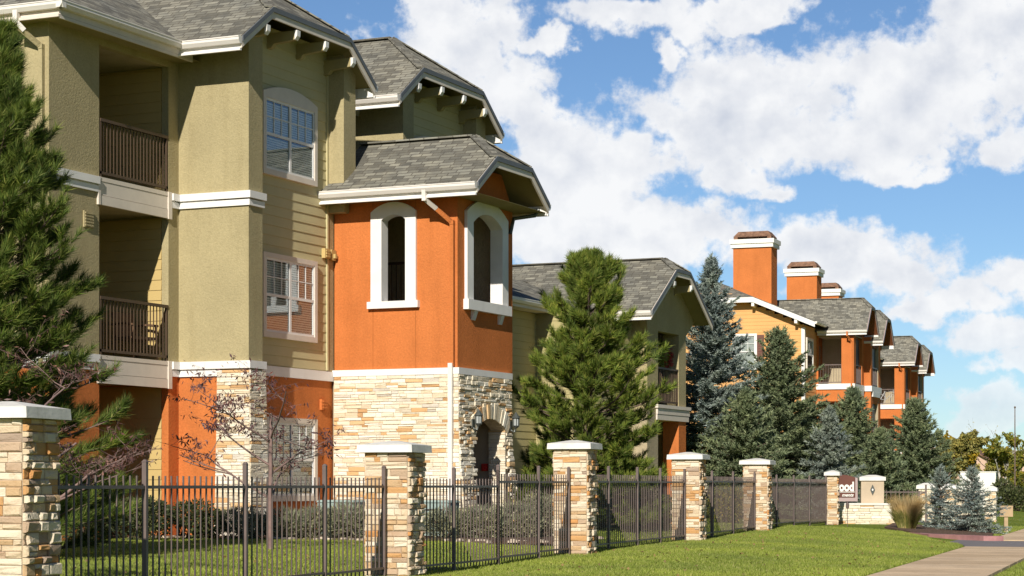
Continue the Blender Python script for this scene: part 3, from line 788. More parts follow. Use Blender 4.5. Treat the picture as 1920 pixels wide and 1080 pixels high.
# windows of bay 1 and bay 2
for k in (0, 5.83):
    window_x(b1, XS + 0.02, 32.2 + k, 34.14 + k, 6.58, 8.06, crown=0.17, lower_blind=True)
window_x(b1, XS + 0.02, 32.2, 34.14, 3.66, 5.18, lower_blind=True)
window_x(b1, XS + 0.02, 32.32, 34.14, 0.71, 2.23)
# stone foot of bay 1
rn = random.Random(7)
m = MB(); mm = MB()
def foot(mb, x0, x1, y0, y1, z0, z1, fl):
    w = x1 - x0; d = y1 - y0; H = z1 - z0
    f = lambda z: fl * (1 - z / H) ** 1.5
    stones(mb, lambda a, z, o: (x0 - f(z) * 0.5 + a * (w + f(z) * 1.5) / w, y0 - f(z) - o, z0 + z), w, H, rn)
    stones(mb, lambda a, z, o: (x1 + f(z) + o, y0 - f(z) + a * (d + f(z) * 2) / d, z0 + z), d, H, rn)
foot(m, -19.80, X1 + 0.04, 31.20, 31.74, 0.05, T2[1] - 0.16, 0.06)
mm.box(-19.78, X1 + 0.03, 31.21, 31.73, 0, T2[1] - 0.16)
m.build('stone_base', M['stone'], b1, fix=False); mm.build('stone_backing', M['mortar'], b1)
# vents and wall boxes
m = MB(); yv = 28.55; m.box(X0, X0 + 0.03, yv - 0.13, yv + 0.13, 5.25, 5.52)
for i in range(5): m.box(X0 + 0.03, X0 + 0.045, yv - 0.11, yv + 0.11, 5.27 + i * 0.05, 5.30 + i * 0.05)
m.build('wall_vent', M['khaki'], b1)
m = MB(); m.box(XS + 0.02, XS + 0.10, 34.40, 34.60, 5.28, 5.46)
for i in range(3): m.box(XS + 0.10, XS + 0.115, 34.43, 34.58, 5.30 + i * 0.05, 5.335 + i * 0.05)
m.build('wall_vent', M['tansiding'], b1)
m = MB(); m.box(XS + 0.035, XS + 0.095, 34.66, 34.83, 5.26, 5.46); m.box(XS + 0.095, XS + 0.14, 34.72, 34.80, 5.30, 5.38); m.build('wall_vent', M['tansiding'], b1)
m = MB(); m.box(XS, XS + 0.05, 34.36, 34.58, 2.42, 2.62)
for i in range(3): m.box(XS + 0.05, XS + 0.065, 34.39, 34.55, 2.45 + i * 0.055, 2.485 + i * 0.055)
m.build('wall_vent', M['orange'], b1)
# main roof
EX, EY, EZ, PT = -20.17, 27.2, 8.66, 0.6
rid = -25.2; zr = EZ + PT * (EX - rid); yr0 = EY + (EX - rid); yr1 = 37.5
m = MB()
slab(m, [(EX, EY, EZ), (EX, 42.6, EZ), (rid, yr1, zr), (rid, yr0, zr)], 0.05)
slab(m, [(EX, EY, EZ), (rid, yr0, zr), (-36, yr0, zr), (-36, EY, EZ)], 0.05)
slab(m, [(EX, 42.6, EZ), (-36, 42.6, EZ), (rid - 5, yr1, zr), (rid, yr1, zr)], 0.05)
m.bar((EX, EY, EZ + 0.012), (rid, yr0, zr + 0.012), 0.24, 0.03)
mr_ = m.build('roof', M['shingle'], b1, uv=True)
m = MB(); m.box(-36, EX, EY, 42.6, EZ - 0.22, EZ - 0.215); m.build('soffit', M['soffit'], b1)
part('fascia', 'bandtan', [(EX - 0.03, EX, EY, 31.0, EZ - 0.27, EZ - 0.05), (-36, EX - 0.03, EY, EY + 0.03, EZ - 0.24, EZ - 0.05), (-36, EX, EY - 0.045, EY - 0.001, EZ - 0.25, EZ - 0.205)], mr_); part('fascia', 'bandtan', [(EX - 0.03, EX, 36.2, 42.6, EZ - 0.24, EZ - 0.05)], mr_)
m = MB(); gutter_y(m, EX + 0.002, EY - 0.12, 30.56, EZ); gutter_x(m, EY - 0.002, -36, EX + 0.12, EZ); m.build('gutter', M['gutter'], mr_)
for k in (0, 5.83):
    bay_roof(b1, -18.95, 33.0 + k, 2.4, EZ, 0.7, 1.40, -23.2, brackets=4, xwall=XS, xgut=-20.2)
# downspout on the far left wall
p = at(66, 33.2); yy = 27.47
downspout(b1, [(-20.98, EY - 0.06, EZ - 0.1), (-20.98, EY - 0.06, EZ - 0.32), (-20.74, yy, EZ - 0.62), (-20.74, yy, 0.1)], 'khaki')
m = MB(); m.bar((-20.98, EY - 0.062, EZ - 0.08), (-20.98, EY - 0.062, EZ - 0.30), 0.085, 0.08); m.bar((-20.98, EY - 0.062, EZ - 0.28), (-20.90, EY + 0.03, EZ - 0.40), 0.085, 0.08); m.build('downspout_elbow', M['gutter'], b1)

# ---- stair tower
YT, YE = 34.85, 37.16
t = MB()
aw = arch(-18.52, -17.90, 4.40, 6.02, 6.12); t.holed(rect(-19.52, XT, 3.10, 6.55), [aw], plane_y(YT), 0.2)
bw = arch(35.35, 36.79, 4.40, 5.97, 6.20); t.holed([(YT + 0.2, 3.10), (YE, 3.10), (YE, 6.55), (36.8, 7.0), (35.3, 7.0), (YT + 0.2, 6.55)], [bw], plane_x(XT), 0.2)
t.box(-19.5, XT, YE, YE + 0.15, 3.1, 6.5)
tw = t.build('stair_tower_wall', M['orange'], b1)
m = MB()
m.box(-19.5, XT - 0.2, YE - 0.14, YE - 0.002, 0.1, 6.5); m.box(-19.53, -19.50, YT, YE, 0.1, 6.6); m.box(-19.5, XT - 0.02, YT + 0.02, YE - 0.02, 2.98, 3.1); m.box(-19.5, XT - 0.2, YT + 0.2, YE - 0.1, 6.5, 6.52)
m.build('tower_interior', M['olive_in'], b1)
m = MB()
# window surround on the sunny face and on the street face
so = arch(-18.69, -17.74, 4.45, 6.13, 6.31); m.holed(so, [arch(-18.46, -17.96, 4.449, 5.98, 6.07)], lambda a, z, d: (a, YT - 0.06 + d, z), 0.26)
m.box(-18.75, -17.68, YT - 0.10, YT + 0.05, 4.32, 4.45)
so = arch(35.15, 36.99, 4.47, 6.12, 6.40); m.holed(so, [arch(35.42, 36.72, 4.469, 5.93, 6.14)], lambda a, z, d: (XT + 0.06 - d, a, z), 0.26)
m.box(XT - 0.05, XT + 0.11, 35.10, 37.05, 4.28, 4.47)
for y in (35.42, 36.62): m.hexa([(XT, y, 4.10), (XT + 0.03, y, 4.10), (XT + 0.03, y + 0.14, 4.10), (XT, y + 0.14, 4.10), (XT, y, 4.275), (XT + 0.09, y, 4.275), (XT + 0.09, y + 0.14, 4.275), (XT, y + 0.14, 4.275)])
m.build('arched_window_surround', M['trim'], b1)
for x in (-18.67, -17.77):
    for z0, z1 in ((3.185, 4.318), (6.20, 6.40)):
        part('control_joint', 'groove', [(x - 0.008, x + 0.008, YT - 0.003, YT + 0.01, z0, z1)])  # slightly proud strip in darker orange instead of a cut groove
railing(b1, (-19.3, 36.2), (-18.15, 36.2), 4.35, 1.0, 0.10, 'stair_railing')
bay_roof(b1, -16.30, 36.0, 1.63, 6.52, 0.69, 0.80, -19.545, xgut=-19.6)
m = MB(); m.box(-19.5, -16.32, 34.40, 37.6, 6.335, 6.34); m.build('soffit', M['soffit'], b1)
downspout(b1, [(-17.20, 34.58, 6.10), (-16.985, 34.795, 5.86), (-16.985, 34.795, 3.2)], 'orange')
downspout(b1, [(-17.32, 34.30, 6.42), (-17.32, 34.33, 6.26), (-17.20, 34.57, 6.105)], 'gutter')
downspout(b1, [(-17.0, 34.76, 3.26), (-17.0, 34.76, 0.25)], 'gutter', 0.085)
m = MB(); m.tube([(-16.45, 37.55, 6.40), (-16.5, 37.5, 6.28), (-16.82, 37.2, 6.2), (-16.86, 37.12, 5.9)], 0.04); m.build('downspout', M['lantern'], b1)
# tower stone storey
XB = XT + 0.03
m = MB(); mm = MB(); rn = random.Random(11); H = 3.0
fl = lambda z: 0.20 * max(0, 1 - z / 2.2) ** 1.6
stones(m, lambda a, z, o: (-19.49 + a * (2.63 + fl(z) * 0.6) / 2.63, YT - 0.03 - fl(z) * 0.3 - o, 0.06 + z), 2.63, H, rn, hmin=0.05, hmax=0.10)
DA0, DA1, DS, DC = 35.48, 36.85, 2.05, 2.27
r_ = ((DA1 - DA0) / 2) ** 2; rad = (r_ + (DC - DS) ** 2) / (2 * (DC - DS)); cz = DC - rad; cy = (DA0 + DA1) / 2
def keep(a, z):
    y = 34.82 + a; z = z + 0.06
    if DA0 - 0.02 < y < DA1 + 0.02 and (z < DS or math.hypot(y - cy, z - cz) < rad + 0.02): return False
    return not (math.hypot(y - cy, z - cz) < rad + 0.30 and z > DS - 0.05 and DA0 - 0.2 < y < DA1 + 0.2)
stones(m, lambda a, z, o: (XB + fl(z) + o, 34.82 - fl(z) * 0.3 + a * (2.36 + fl(z)) / 2.36, 0.06 + z), 2.36, H, rn, keep=keep, dep=0.038, lmax=0.3)
# voussoirs
th = math.asin((DA1 - DA0) / 2 / rad); n = 17
for i in range(n):
    a0 = -th * 1.12 + 2.24 * th * i / n; a1 = a0 + 2.24 * th / n * 0.88; r0 = rad; r1 = rad + rn.uniform(0.25, 0.31); d = rn.uniform(0.03, 0.06)
    P = lambda r, a, o: (XB + o + fl(cz + r * math.cos(a)), cy + r * math.sin(a), cz + r * math.cos(a))
    m.hexa([P(r0, a0, -0.1), P(r0, a1, -0.1), P(r1, a1, -0.1), P(r1, a0, -0.1), P(r0, a0, d), P(r0, a1, d), P(r1, a1, d), P(r1, a0, d)])
# jamb stones inside the arch
stones(m, lambda a, z, o: (XT - 0.30 + a, DA1 + 0.0 - o, 0.06 + z), 0.36, DS - 0.02, rn, dep=0.02, lmax=0.4)
m.build('stone_base', M['stone'], b1, fix=False)
mm.box(-19.48, XT - 0.28, YT, YT + 0.2, 0, 3.06)
mm.holed([(34.83, 0.0), (DA0, 0.0), (DA0, DS)] + [(cy - rad * math.sin(th - 2 * th * i / 8), cz + rad * math.cos(th - 2 * th * i / 8)) for i in range(1, 8)] + [(DA1, DS), (DA1, 0), (37.2, 0), (37.2, 3.06), (34.83, 3.06)], [], plane_x(XB), 0.28)
mm.build('stone_backing', M['mortar'], b1)
m = MB(); m.box(-19.49, XT - 0.27, 36.92, 37.02, 0.1, 2.98); m.build('passage_wall', M['taupe'], b1)
m = MB(); m.box(-17.36, -17.24, 36.86, 36.92, 1.28, 1.42); m.box(-17.34, -17.26, 36.83, 36.86, 1.30, 1.37); m.build('fire_alarm', M['red'], b1)
for y in (35.36, 37.06):
    x = XB + 0.16; z = 2.14
    m = MB(); m.tube([(x, y, z + 0.02), (x, y, z + 0.17)], [0.058, 0.066], 6)
    l = m.build('lantern_glass', M['lampglass'], b1); l.name = 'wall_lantern'
    m = MB(); m.tube([(x, y, z + 0.165), (x, y, z + 0.21), (x, y, z + 0.25), (x, y, z + 0.28)], [0.095, 0.06, 0.03, 0.012], 8); m.tube([(x, y, z - 0.03), (x, y, z + 0.02)], [0.03, 0.07], 6)
    for i in range(6):
        a = math.pi * i / 3; m.bar((x + 0.062 * math.cos(a), y + 0.062 * math.sin(a), z), (x + 0.07 * math.cos(a), y + 0.07 * math.sin(a), z + 0.18), 0.012)
    m.tube([(x, y, z - 0.02), (x - 0.03, y, z - 0.10), (x - 0.10, y, z - 0.08), (x - 0.16, y, z + 0.02)], 0.018, 6); m.box(x - 0.16, x - 0.10, y - 0.05, y + 0.05, z - 0.06, z + 0.10)
    m.build('lantern_frame', M['lantern'], l)

# chair on the second floor balcony
ch = empty('patio_chair', (-21.02, 30.50, 3.145), R(75), 'dark wicker patio chair behind the lower balcony railing of the green building', 'chair')
m = MB(); m.box(-0.26, 0.26, -0.26, 0.24, 0.38, 0.43); m.build('seat', M['wicker'], ch)
m = MB(); m.hexa([(-0.25, 0.22, 0.42), (0.25, 0.22, 0.42), (0.25, 0.26, 0.42), (-0.25, 0.26, 0.42), (-0.22, 0.34, 0.88), (0.22, 0.34, 0.88), (0.22, 0.38, 0.88), (-0.22, 0.38, 0.88)]); m.build('backrest', M['wicker'], ch)
for s in (-1, 1):
    m = MB(); m.tube([(s * 0.28, 0.30, 0.66), (s * 0.29, 0.0, 0.66), (s * 0.28, -0.26, 0.63)], 0.022, 6); m.build('arm', M['wicker'], ch)
    for y in (-0.24, 0.24):
        m = MB(); m.tube([(s * 0.27, y * 1.1, 0.0), (s * 0.25, y, 0.42 if y > 0 else 0.63)], 0.02, 6); m.build('leg', M['wicker'], ch)

# ================================================================== BUILDING 1, lower wing behind the pine
b2 = empty('apartment_building', (0, 0, 0), label='two storey pale green wing with shingled gable and porch behind the round pine', cat='building')
m = MB(); m.box(-30, X0, 41.9, 46.9, 0, 5.2); m.build('siding_core', M['oliveside'], b2)
m = MB(); siding(m, ('x', X0), 41.9, 46.9, 0.15, 5.2); siding(m, ('y', 46.9), X0, -19.62, 0.15, 5.2); m.box(-30, -19.62, 46.905, 50.8, 0, 5.2)
siding(m, ('x', -19.62), 46.9, 50.8, 0.15, 5.2)
m.build('siding_wall', M['oliveside'], b2, fix=False)
window_x(b2, X0 + 0.02, 43.6, 44.9, 3.3, 4.75)
m = MB()
m.box(-30, X1, 50.8, 51.6, 2.9, 5.6); m.box(X1 - 0.45, X1, 53.2, 53.77, 2.9, 5.5); m.box(-30, X1 - 1.9, 51.6, 54.6, 0, 5.4); m.box(-30, X1 - 0.46, 53.75, 54.6, 0, 5.4)
m.holed([(50.8, 5.05), (53.77, 5.05), (54.5, 5.5), (53.1, 6.45), (52.2, 6.45), (50.7, 5.5)], [], plane_x(X1 + 0.002), 0.2)
m.build('stucco_wall', M['khaki'], b2)
part('porch_wall', 'olive_in', [(-30, X1, 50.8, 51.6, 0, 2.9)], b2); part('orange_post', 'orange', [(X1 - 0.45, X1, 53.2, 53.77, 0, 2.72)], b2)
m = MB(); m.box(X1 - 1.9, X1 + 0.04, 51.45, 53.9, 2.72, 2.86); m.box(X1 - 1.9, X1 + 0.05, 51.45, 53.95, 2.87, 3.02); m.box(X1 - 1.9, X1 + 0.08, 51.40, 53.98, 3.03, 3.12); m.build('balcony_fascia', M['bandtan'], b2)
railing(b2, (X1 - 0.04, 51.62), (X1 - 0.04, 53.2), 3.12, 1.0, 0.11)
bay_roof(b2, -18.72, 52.2, 2.36, 5.45, 0.66, 0.52, -30, xgut=-20.4, brackets=2, xwall=X1 - 0.1, rgut=False)
m = MB(); slab(m, [(-20.17, 41.6, 5.40), (-20.17, 50.9, 5.40), (-22.8, 50.9, 6.45), (-22.8, 41.6, 6.45)], 0.05); slab(m, [(-22.8, 41.6, 6.45), (-22.8, 53, 6.45), (-26, 53, 5.3), (-26, 41.6, 5.3)], 0.05)
lr = m.build('roof', M['shingle'], b2, uv=True)
m = MB(); gutter_y(m, -20.168, 41.6, 50.3, 5.40); m.build('gutter', M['gutter'], lr)
m = MB(); m.box(-20.2, -20.17, 41.6, 50.3, 5.2, 5.34); m.box(-20.6, -20.2, 41.6, 50.3, 5.2, 5.205); m.build('fascia', M['bandtan'], lr)
for px in (1240, 1257):
    p = at(px, 60); m = MB(); m.tube([(p.x, p.y, 6.2), (p.x, p.y, 7.35)], 0.05, 8); m.build('roof_vent_pipe', M['lantern'], b2)

# ================================================================== ORANGE BUILDINGS DOWN THE STREET
def orange_building(label, two_chimneys):
    b = empty('apartment_building', (0, 0, 0), D3, label, 'building', 'orange apartment buildings down the street')
    m = MB(); siding(m, ('y', 101.6), -32.5, -21.7, 0.1, 10.6, limits=lambda z: (-27 - (5.5 - max(0, (z - 8.75) / 0.42)), -27 + min(5.3, 5.95 - max(0, (z - 8.62) / 0.42))))
    siding(m, ('x', -21.7), 101.6, 104.5, 5.3, 8.7); m.box(-32.5, -21.72, 101.62, 104.6, 0, 8.9); m.build('siding_wall', M['yellowside'], b, fix=False)
    m = MB(); m.box(-21.83, -21.66, 101.55, 101.60, 0, 8.75); m.box(-21.7, -21.66, 101.60, 101.75, 0, 8.75); m.build('corner_board', M['trim'], b)
    # main gable roof over the ochre wall (gable towards the viewer)
    yc = -27.0; yg = 101.05
    r = MB(); zc, he, ch, pt = 9.0, 5.95, 2.85, 0.42; zr = zc + pt * he; zk = zc + pt * (he - ch)
    slab(r, [(yc + he, yg, zc), (yc + he, 118, zc), (yc, 118, zr), (yc, yg + 3.0, zr), (yc + ch, yg, zk)], 0.06)
    slab(r, [(yc - he, yg, zc), (yc - ch, yg, zk), (yc, yg + 3.0, zr), (yc, 118, zr), (yc - he, 118, zc)], 0.06)
    slab(r, [(yc - ch, yg, zk), (yc + ch, yg, zk), (yc, yg + 3.0, zr)], 0.06)
    rf = r.build('roof', M['shingle'], b, uv=True)
    top = [(yc - he, zc), (yc - ch, zk), (yc + ch, zk), (yc + he, zc)]
    f = MB(); f.holed([(a, z - 0.27) for a, z in top] + [(a, z - 0.02) for a, z in reversed(top)], [], plane_y(yg - 0.04), 0.04); f.build('rake_board', M['trim'], rf)
    f = MB()
    for a, z in ((yc + ch, zk), (yc - ch, zk), (yc + 5.0, zc + 0.4)): f.prism([(a - 0.07, yg + 0.5, z - 0.5), (a + 0.07, yg + 0.5, z - 0.5), (a + 0.07, yg + 0.5, z - 0.28), (a - 0.07, yg + 0.5, z - 0.28)], (0, -0.5, 0.04))
    f.build('bracket', M['trim'], b)
    f = MB(); gutter_y(f, yc + he + 0.002, yg - 0.05, 103.4, zc); f.build('gutter', M['gutter'], rf)
    f = MB(); f.poly([(yc + he, yg, zc - 0.08), (yc + he, 104, zc - 0.08), (yc + ch, 104, zk - 0.08), (yc + ch, yg, zk - 0.08)]); f.poly([(yc + ch, yg, zk - 0.08), (yc + ch, 103, zk - 0.08), (yc - ch, 103, zk - 0.08), (yc - ch, yg, zk - 0.08)])
    f.build('soffit', M['brownsoffitshade'], b, fix=False)
    window_x(b, 101.58, -25.30, -24.05, 6.72, 8.52, units=1, face='y', lower_blind=True, trim='trim')
    f = MB(); f.box(-24.05, -23.70, 101.53, 101.58, 6.78, 8.45)
    for i in range(12): f.box(-24.0, -23.75, 101.515, 101.53, 6.85 + i * 0.13, 6.93 + i * 0.13)
    f.build('shutter', M['shutter'], b)
    window_x(b, -21.68, 101.95, 103.5, 6.6, 8.3, units=1)
    # orange stepped porches
    m = MB()
    m.box(-32, -21.9, 104.6, 112, 0, 8.9); m.box(-31, -21.7, 107.4, 112.6, 0, 8.8)
    for x0, x1, y0, y1 in ((-20.42, -19.80, 104.5, 105.05), (-20.0, -19.80, 106.75, 107.3), (-20.2, -19.45, 107.3, 107.75), (-19.95, -19.45, 109.55, 110.1), (-21.75, -21.6, 104.5, 104.7)):
        m.box(x0, x1, y0, y1, 0, 8.62)
    for z in (2.30, 5.23):
        m.box(-21.7, -19.81, 104.52, 107.2, z, z + 0.60); m.box(-21.0, -19.46, 107.32, 110.0, z, z + 0.60)
    m.build('stucco_wall', M['orange'], b)
    m = MB()
    for z in (2.90, 5.83):
        m.box(-21.7, -19.74, 104.44, 107.15, z, z + 0.28); m.box(-21.0, -19.39, 107.24, 110.12, z, z + 0.28)
        m.box(-19.80, -19.73, 104.95, 106.9, z - 0.26, z); m.box(-19.45, -19.38, 107.6, 109.7, z - 0.26, z)
    m.build('trim_band', M['trim'], b)
    m = MB(); m.box(-21.88, -20.0, 106.9, 107.0, 0, 8.6); m.box(-21.7, -19.8, 104.55, 107.2, 8.5, 8.55); m.box(-21.6, -19.45, 109.4, 109.5, 0, 8.6); m.build('porch_back', M['olive_in'], b)
    for z in (6.1, 3.17, 0.2):
        railing(b, (-21.65, 104.6), (-20.42, 104.6), z, 1.0, 0.13, mat='iron'); railing(b, (-19.86, 105.05), (-19.86, 106.75), z, 1.0, 0.13, mat='iron'); railing(b, (-19.5, 107.75), (-19.5, 109.55), z, 1.0, 0.13, mat='iron')
    m = MB()
    for z in (6.12, 3.2):
        m.box(-19.98, -19.95, 105.05, 106.75, z, z + 2.3); m.box(-19.62, -19.59, 107.75, 109.55, z, z + 2.3)
    m.build('porch_panel', M['screen'], b)  # thin dark sheet across each side porch opening
    m = MB(); m.box(-21.86, -21.80, 105.0, 106.3, 6.15, 8.1); m.build('patio_door', M['glass'], b)
    bay_roof(b, -19.12, 105.95, 1.66, 8.78, 1.04, 0.50, -27, soff='brownsoffitshade', trim='mauve', xgut=-21.6, infill=(-19.82, 'brownsoffitshade'), fd=0.09)  # brown infill colour carries the shade under the gable overhang
    bay_roof(b, -18.85, 109.0, 1.63, 8.42, 1.04, 0.50, -27, soff='brownsoffitshade', trim='mauve', xgut=-20.0, infill=(-19.47, 'brownsoffitshade'), fd=0.09)
    downspout(b, [(-20.05, 104.05, 8.7), (-20.05, 104.05, 8.5), (-19.9, 104.42, 8.2), (-19.9, 104.42, 0.2)], 'orange')
    for (xa, xb, ya) in ((-25.72, -23.75, 103.4),) + (((-26.3, -24.55, 118.4),) if two_chimneys else ()):
        yb = ya + 1.3
        m = MB(); m.box(xa, xb, ya, yb, 6, 13.1); cbox = m.build('chimney', M['orange'], b)
        m = MB(); m.box(xa - 0.10, xb + 0.10, ya - 0.10, yb + 0.10, 13.0, 13.2); m.box(xa - 0.16, xb + 0.16, ya - 0.16, yb + 0.16, 13.2, 13.42); m.build('chimney_band', M['white'], cbox)
        m = MB()
        for q in ((xa + .02, xa + .22), (xb - .22, xb - .02)):
            m.box(q[0], q[1], ya + .02, yb - .02, 13.42, 13.56)
        m.hexa([(xa, ya, 13.56), (xb, ya, 13.56), (xb, yb, 13.56), (xa, yb, 13.56), (xa + .22, ya + .2, 13.84), (xb - .22, ya + .2, 13.84), (xb - .22, yb - .2, 13.84), (xa + .22, yb - .2, 13.84)])
        m.build('chimney_cap', M['chimcap'], cbox)
    return b


b3 = orange_building('ochre and orange apartment building with two chimneys and stepped porches, nearer of the pair', True)
b4 = orange_building('farther orange apartment building, whose chimney peeks out behind the middle one', False)
off = Matrix.Rotation(D3, 3, 'Z') @ Vector((-2.1, 28.0, 0)); b4.location = off
# bicycle parked on the third-floor porch of the farther building
bp = Matrix.Rotation(D3, 3, 'Z') @ Vector((-20.9, 104.85, 6.12)) + off
bk = empty('bicycle', bp, D3 + R(35), 'pale bicycle standing behind a porch railing of the farther orange building', 'bicycle')
for x in (-0.5, 0.5):
    m = MB(); ring = [(x + 0.32 * math.cos(a), 0, 0.33 + 0.32 * math.sin(a)) for a in np.linspace(0, 2 * math.pi, 17)]; m.tube(ring, 0.025, 5, False); m.build('wheel', M['pale'], bk)
m = MB()
for a, b in (((-0.5, 0, 0.33), (-0.15, 0, 0.30)), ((-0.5, 0, 0.33), (-0.22, 0, 0.80)), ((-0.15, 0, 0.3), (-0.24, 0, 0.9)), ((-0.15, 0, 0.3), (0.38, 0, 0.78)), ((-0.22, 0, 0.8), (0.36, 0, 0.85)), ((0.5, 0, 0.33), (0.36, 0, 0.98))): m.tube([a, b], 0.022, 6)
m.build('bicycle_frame', M['pale'], bk)
m = MB(); m.tube([(0.36, -0.28, 1.0), (0.36, 0.28, 1.0)], 0.018, 6); m.build('handlebar', M['tyre'], bk)
m = MB(); m.hexa([(-0.36, -0.08, 0.9), (-0.12, -0.03, 0.9), (-0.12, 0.03, 0.9), (-0.36, 0.08, 0.9), (-0.36, -0.08, 0.94), (-0.12, -0.03, 0.94), (-0.12, 0.03, 0.94), (-0.36, 0.08, 0.94)]); m.build('saddle', M['tyre'], bk)

# far pink building beyond the trees
fb = empty('shop_building', at(1905, 300, 0), BETA + R(8), 'long low pink building far off beyond the autumn trees at the right', 'building')
m = MB(); m.box(-14, 40, 0, 14, 0, 5.6); m.box(-13, -6, -0.4, 0, 0, 6.4); m.box(8, 12, -0.4, 0, 0, 6.2); m.build('wall', M['pinkwall'], fb)
m = MB(); m.box(-14.2, 40.2, -0.2, 14.2, 5.6, 6.0); m.build('parapet', M['taupe'], fb)
m = MB()
for i in range(9): m.box(-4 + i * 4, -2 + i * 4, -0.06, -0.02, 1, 3)
m.build('window', M['dark'], fb)
fb2 = empty('far_house', at(1785, 210, 0), BETA + R(-20), 'pale gabled building end far off behind the big right spruce', 'building')
m = MB(); m.prism([(-3.5, 0, 0), (3.5, 0, 0), (3.5, 0, 3.6), (0, 0, 5.6), (-3.5, 0, 3.6)], (0, 12, 0)); m.build('wall', M['pinkwall'], fb2)
m = MB()
for s in (-1, 1): slab(m, [(s * 3.8, -0.4, 3.55), (s * 3.8, 12.4, 3.55), (0, 12.4, 5.75), (0, -0.4, 5.75)], 0.12)
m.build('roof', M['chimcap'], fb2)

# ================================================================== STONE PILLARS AND IRON FENCE ALONG THE STREET
PW = 0.56; PXR = -8.05; PXL = PXR - PW
def pillar(yf, base, top, label, seed, w=PW, xr=PXR, group='stone fence pillars'):
    rn = random.Random(seed); h = top - base
    e = empty('stone_pillar', f2w(xr - w / 2, yf + w / 2, base), DF, label, 'pillar', group)
    hw = w / 2 - 0.03; H = h - 0.125
    m = MB()
    q = dict(hmin=0.038, hmax=0.085, lmin=0.07, lmax=0.30, dep=0.022)
    stones(m, lambda a, z, o: (-hw + a, -hw - o, z - 0.1), 2 * hw, H + 0.1, rn, **q)
    q2 = dict(hmin=0.04, hmax=0.10, lmin=0.06, lmax=0.19, dep=0.05)
    stones(m, lambda a, z, o: (hw + o, -hw + a, z - 0.1), 2 * hw, H + 0.1, rn, **q2)
    stones(m, lambda a, z, o: (hw - a, hw + o, z - 0.1), 2 * hw, H + 0.1, rn, **q)
    stones(m, lambda a, z, o: (-hw - o, hw - a, z - 0.1), 2 * hw, H + 0.1, rn, **q)
    m.build('stone_shaft', M['pstone'], e, fix=False)
    m = MB(); m.box(-hw, hw, -hw, hw, -0.1, H); m.build('mortar_core', M['mortar'], e)
    m = MB(); c = w / 2 + 0.05; m.taper(-c, c, -c, c, H + 0.002, H + 0.085, 0.006)
    m.taper(-c + 0.006, c - 0.006, -c + 0.006, c - 0.006, H + 0.0855, h + 0.01, c * 0.85)
    m.build('cap', M['cap'], e)
    return e


pillar(13.6, -0.02, 1.62, 'nearest stone pillar, cut by the left edge of the picture, below the purple leaved tree', 1)
pillar(21.75, -0.06, 1.49, 'stone pillar standing in front of the stair tower, second from the left', 2)
pillar(29.2, 0.0, 1.65, 'stone pillar in front of the round pine, third from the left', 3)
pillar(36.75, -0.02, 1.59, 'stone pillar below the tall blue spruce, fourth from the left', 4)
pillar(43.35, 0.05, 1.56, 'stone pillar with dark spruces right behind it, fifth from the left', 5)
pillar(52.8, 0.0, 1.37, 'slim stone pillar right against the brown sign', 6, w=0.30, xr=PXR + 0.02)

FX = PXR - PW / 2
def fence(runs, label, y_end=None):
    """runs: list of (px list of posts, rail z, picket top z, post top z)"""
    e = empty('iron_fence', f2w(FX, runs[0][0][0], 0), DF, label, 'fence', 'dark iron fence runs between the stone pillars')
    y00 = runs[0][0][0]
    for posts, zr, zt, zp in runs:
        for k, y in enumerate(posts):
            yy = y - y00; g = gz(f2w(FX, y)); s = 0.02
            m = MB(); m.box(-s, s, yy - s, yy + s, g - 0.05, zp); m.taper(-s - 0.004, s + 0.004, yy - s - 0.004, yy + s + 0.004, zp, zp + 0.02, 0.015); m.build('post', M['iron'], e)
        for y0, y1 in zip(posts[:-1], posts[1:]):
            a0, a1 = y0 - y00 + 0.03, y1 - y00 - 0.03; g = gz(f2w(FX, (y0 + y1) / 2)) + 0.10
            m = MB(); m.box(-0.013, 0.013, a0, a1, zr - 0.014, zr + 0.014); m.box(-0.013, 0.013, a0, a1, g - 0.012, g + 0.012)
            n = max(2, int(round((a1 - a0) / 0.118)))
            for i in range(1, n):
                y = a0 + (a1 - a0) * i / n; m.box(-0.0065, 0.0065, y - 0.0065, y + 0.0065, g - 0.06, zt); 
            m.build('picket_panel', M['iron'], e)
    return e


Y1, Y2, Y3, Y4, Y5, Y6 = 13.6, 21.75, 29.2, 36.75, 43.35, 52.8
Fp = lambda *px: [fence_y(p, FX) for p in px]
fence([([Y1 + PW + 0.05] + Fp(272, 460, 609) + [Y2 - 0.05], 0.985, 1.082, 1.20)], 'dark iron fence run in front of the small purple crab apple')
fence([([Y2 + PW + 0.05] + Fp(851, 934), 0.985, 1.082, 1.20), (Fp(934, 1010) + [Y3 - 0.05], 1.045, 1.15, 1.25)], 'dark iron fence run in front of the arched doorway')
fence([([Y3 + PW + 0.05] + Fp(1141, 1195, 1238) + [Y4 - 0.05], 1.055, 1.165, 1.28)], 'dark iron fence run in front of the round pine, right of its pillar')
fence([([Y4 + PW + 0.05] + [Y4 + 2.3, Y4 + 4.3] + [Y5 - 0.05], 1.07, 1.17, 1.26)], 'dark iron fence run below the tall blue spruce')
fence([([Y5 + PW + 0.05] + [Y5 + 2.5, Y5 + 4.7, Y5 + 6.9] + [Y6 - 0.05], 1.06, 1.15, 1.22)], 'dark iron fence run left of the brown sign')

# ================================================================== ENTRY SIGN, LOW WALLS, FAR PILLARS, POST BOARD

def facing(px, Z, z=0.0, turn=0.0, **kw):
    return dict(loc=at(px, Z, z), rz=BETA + R(turn), **kw)


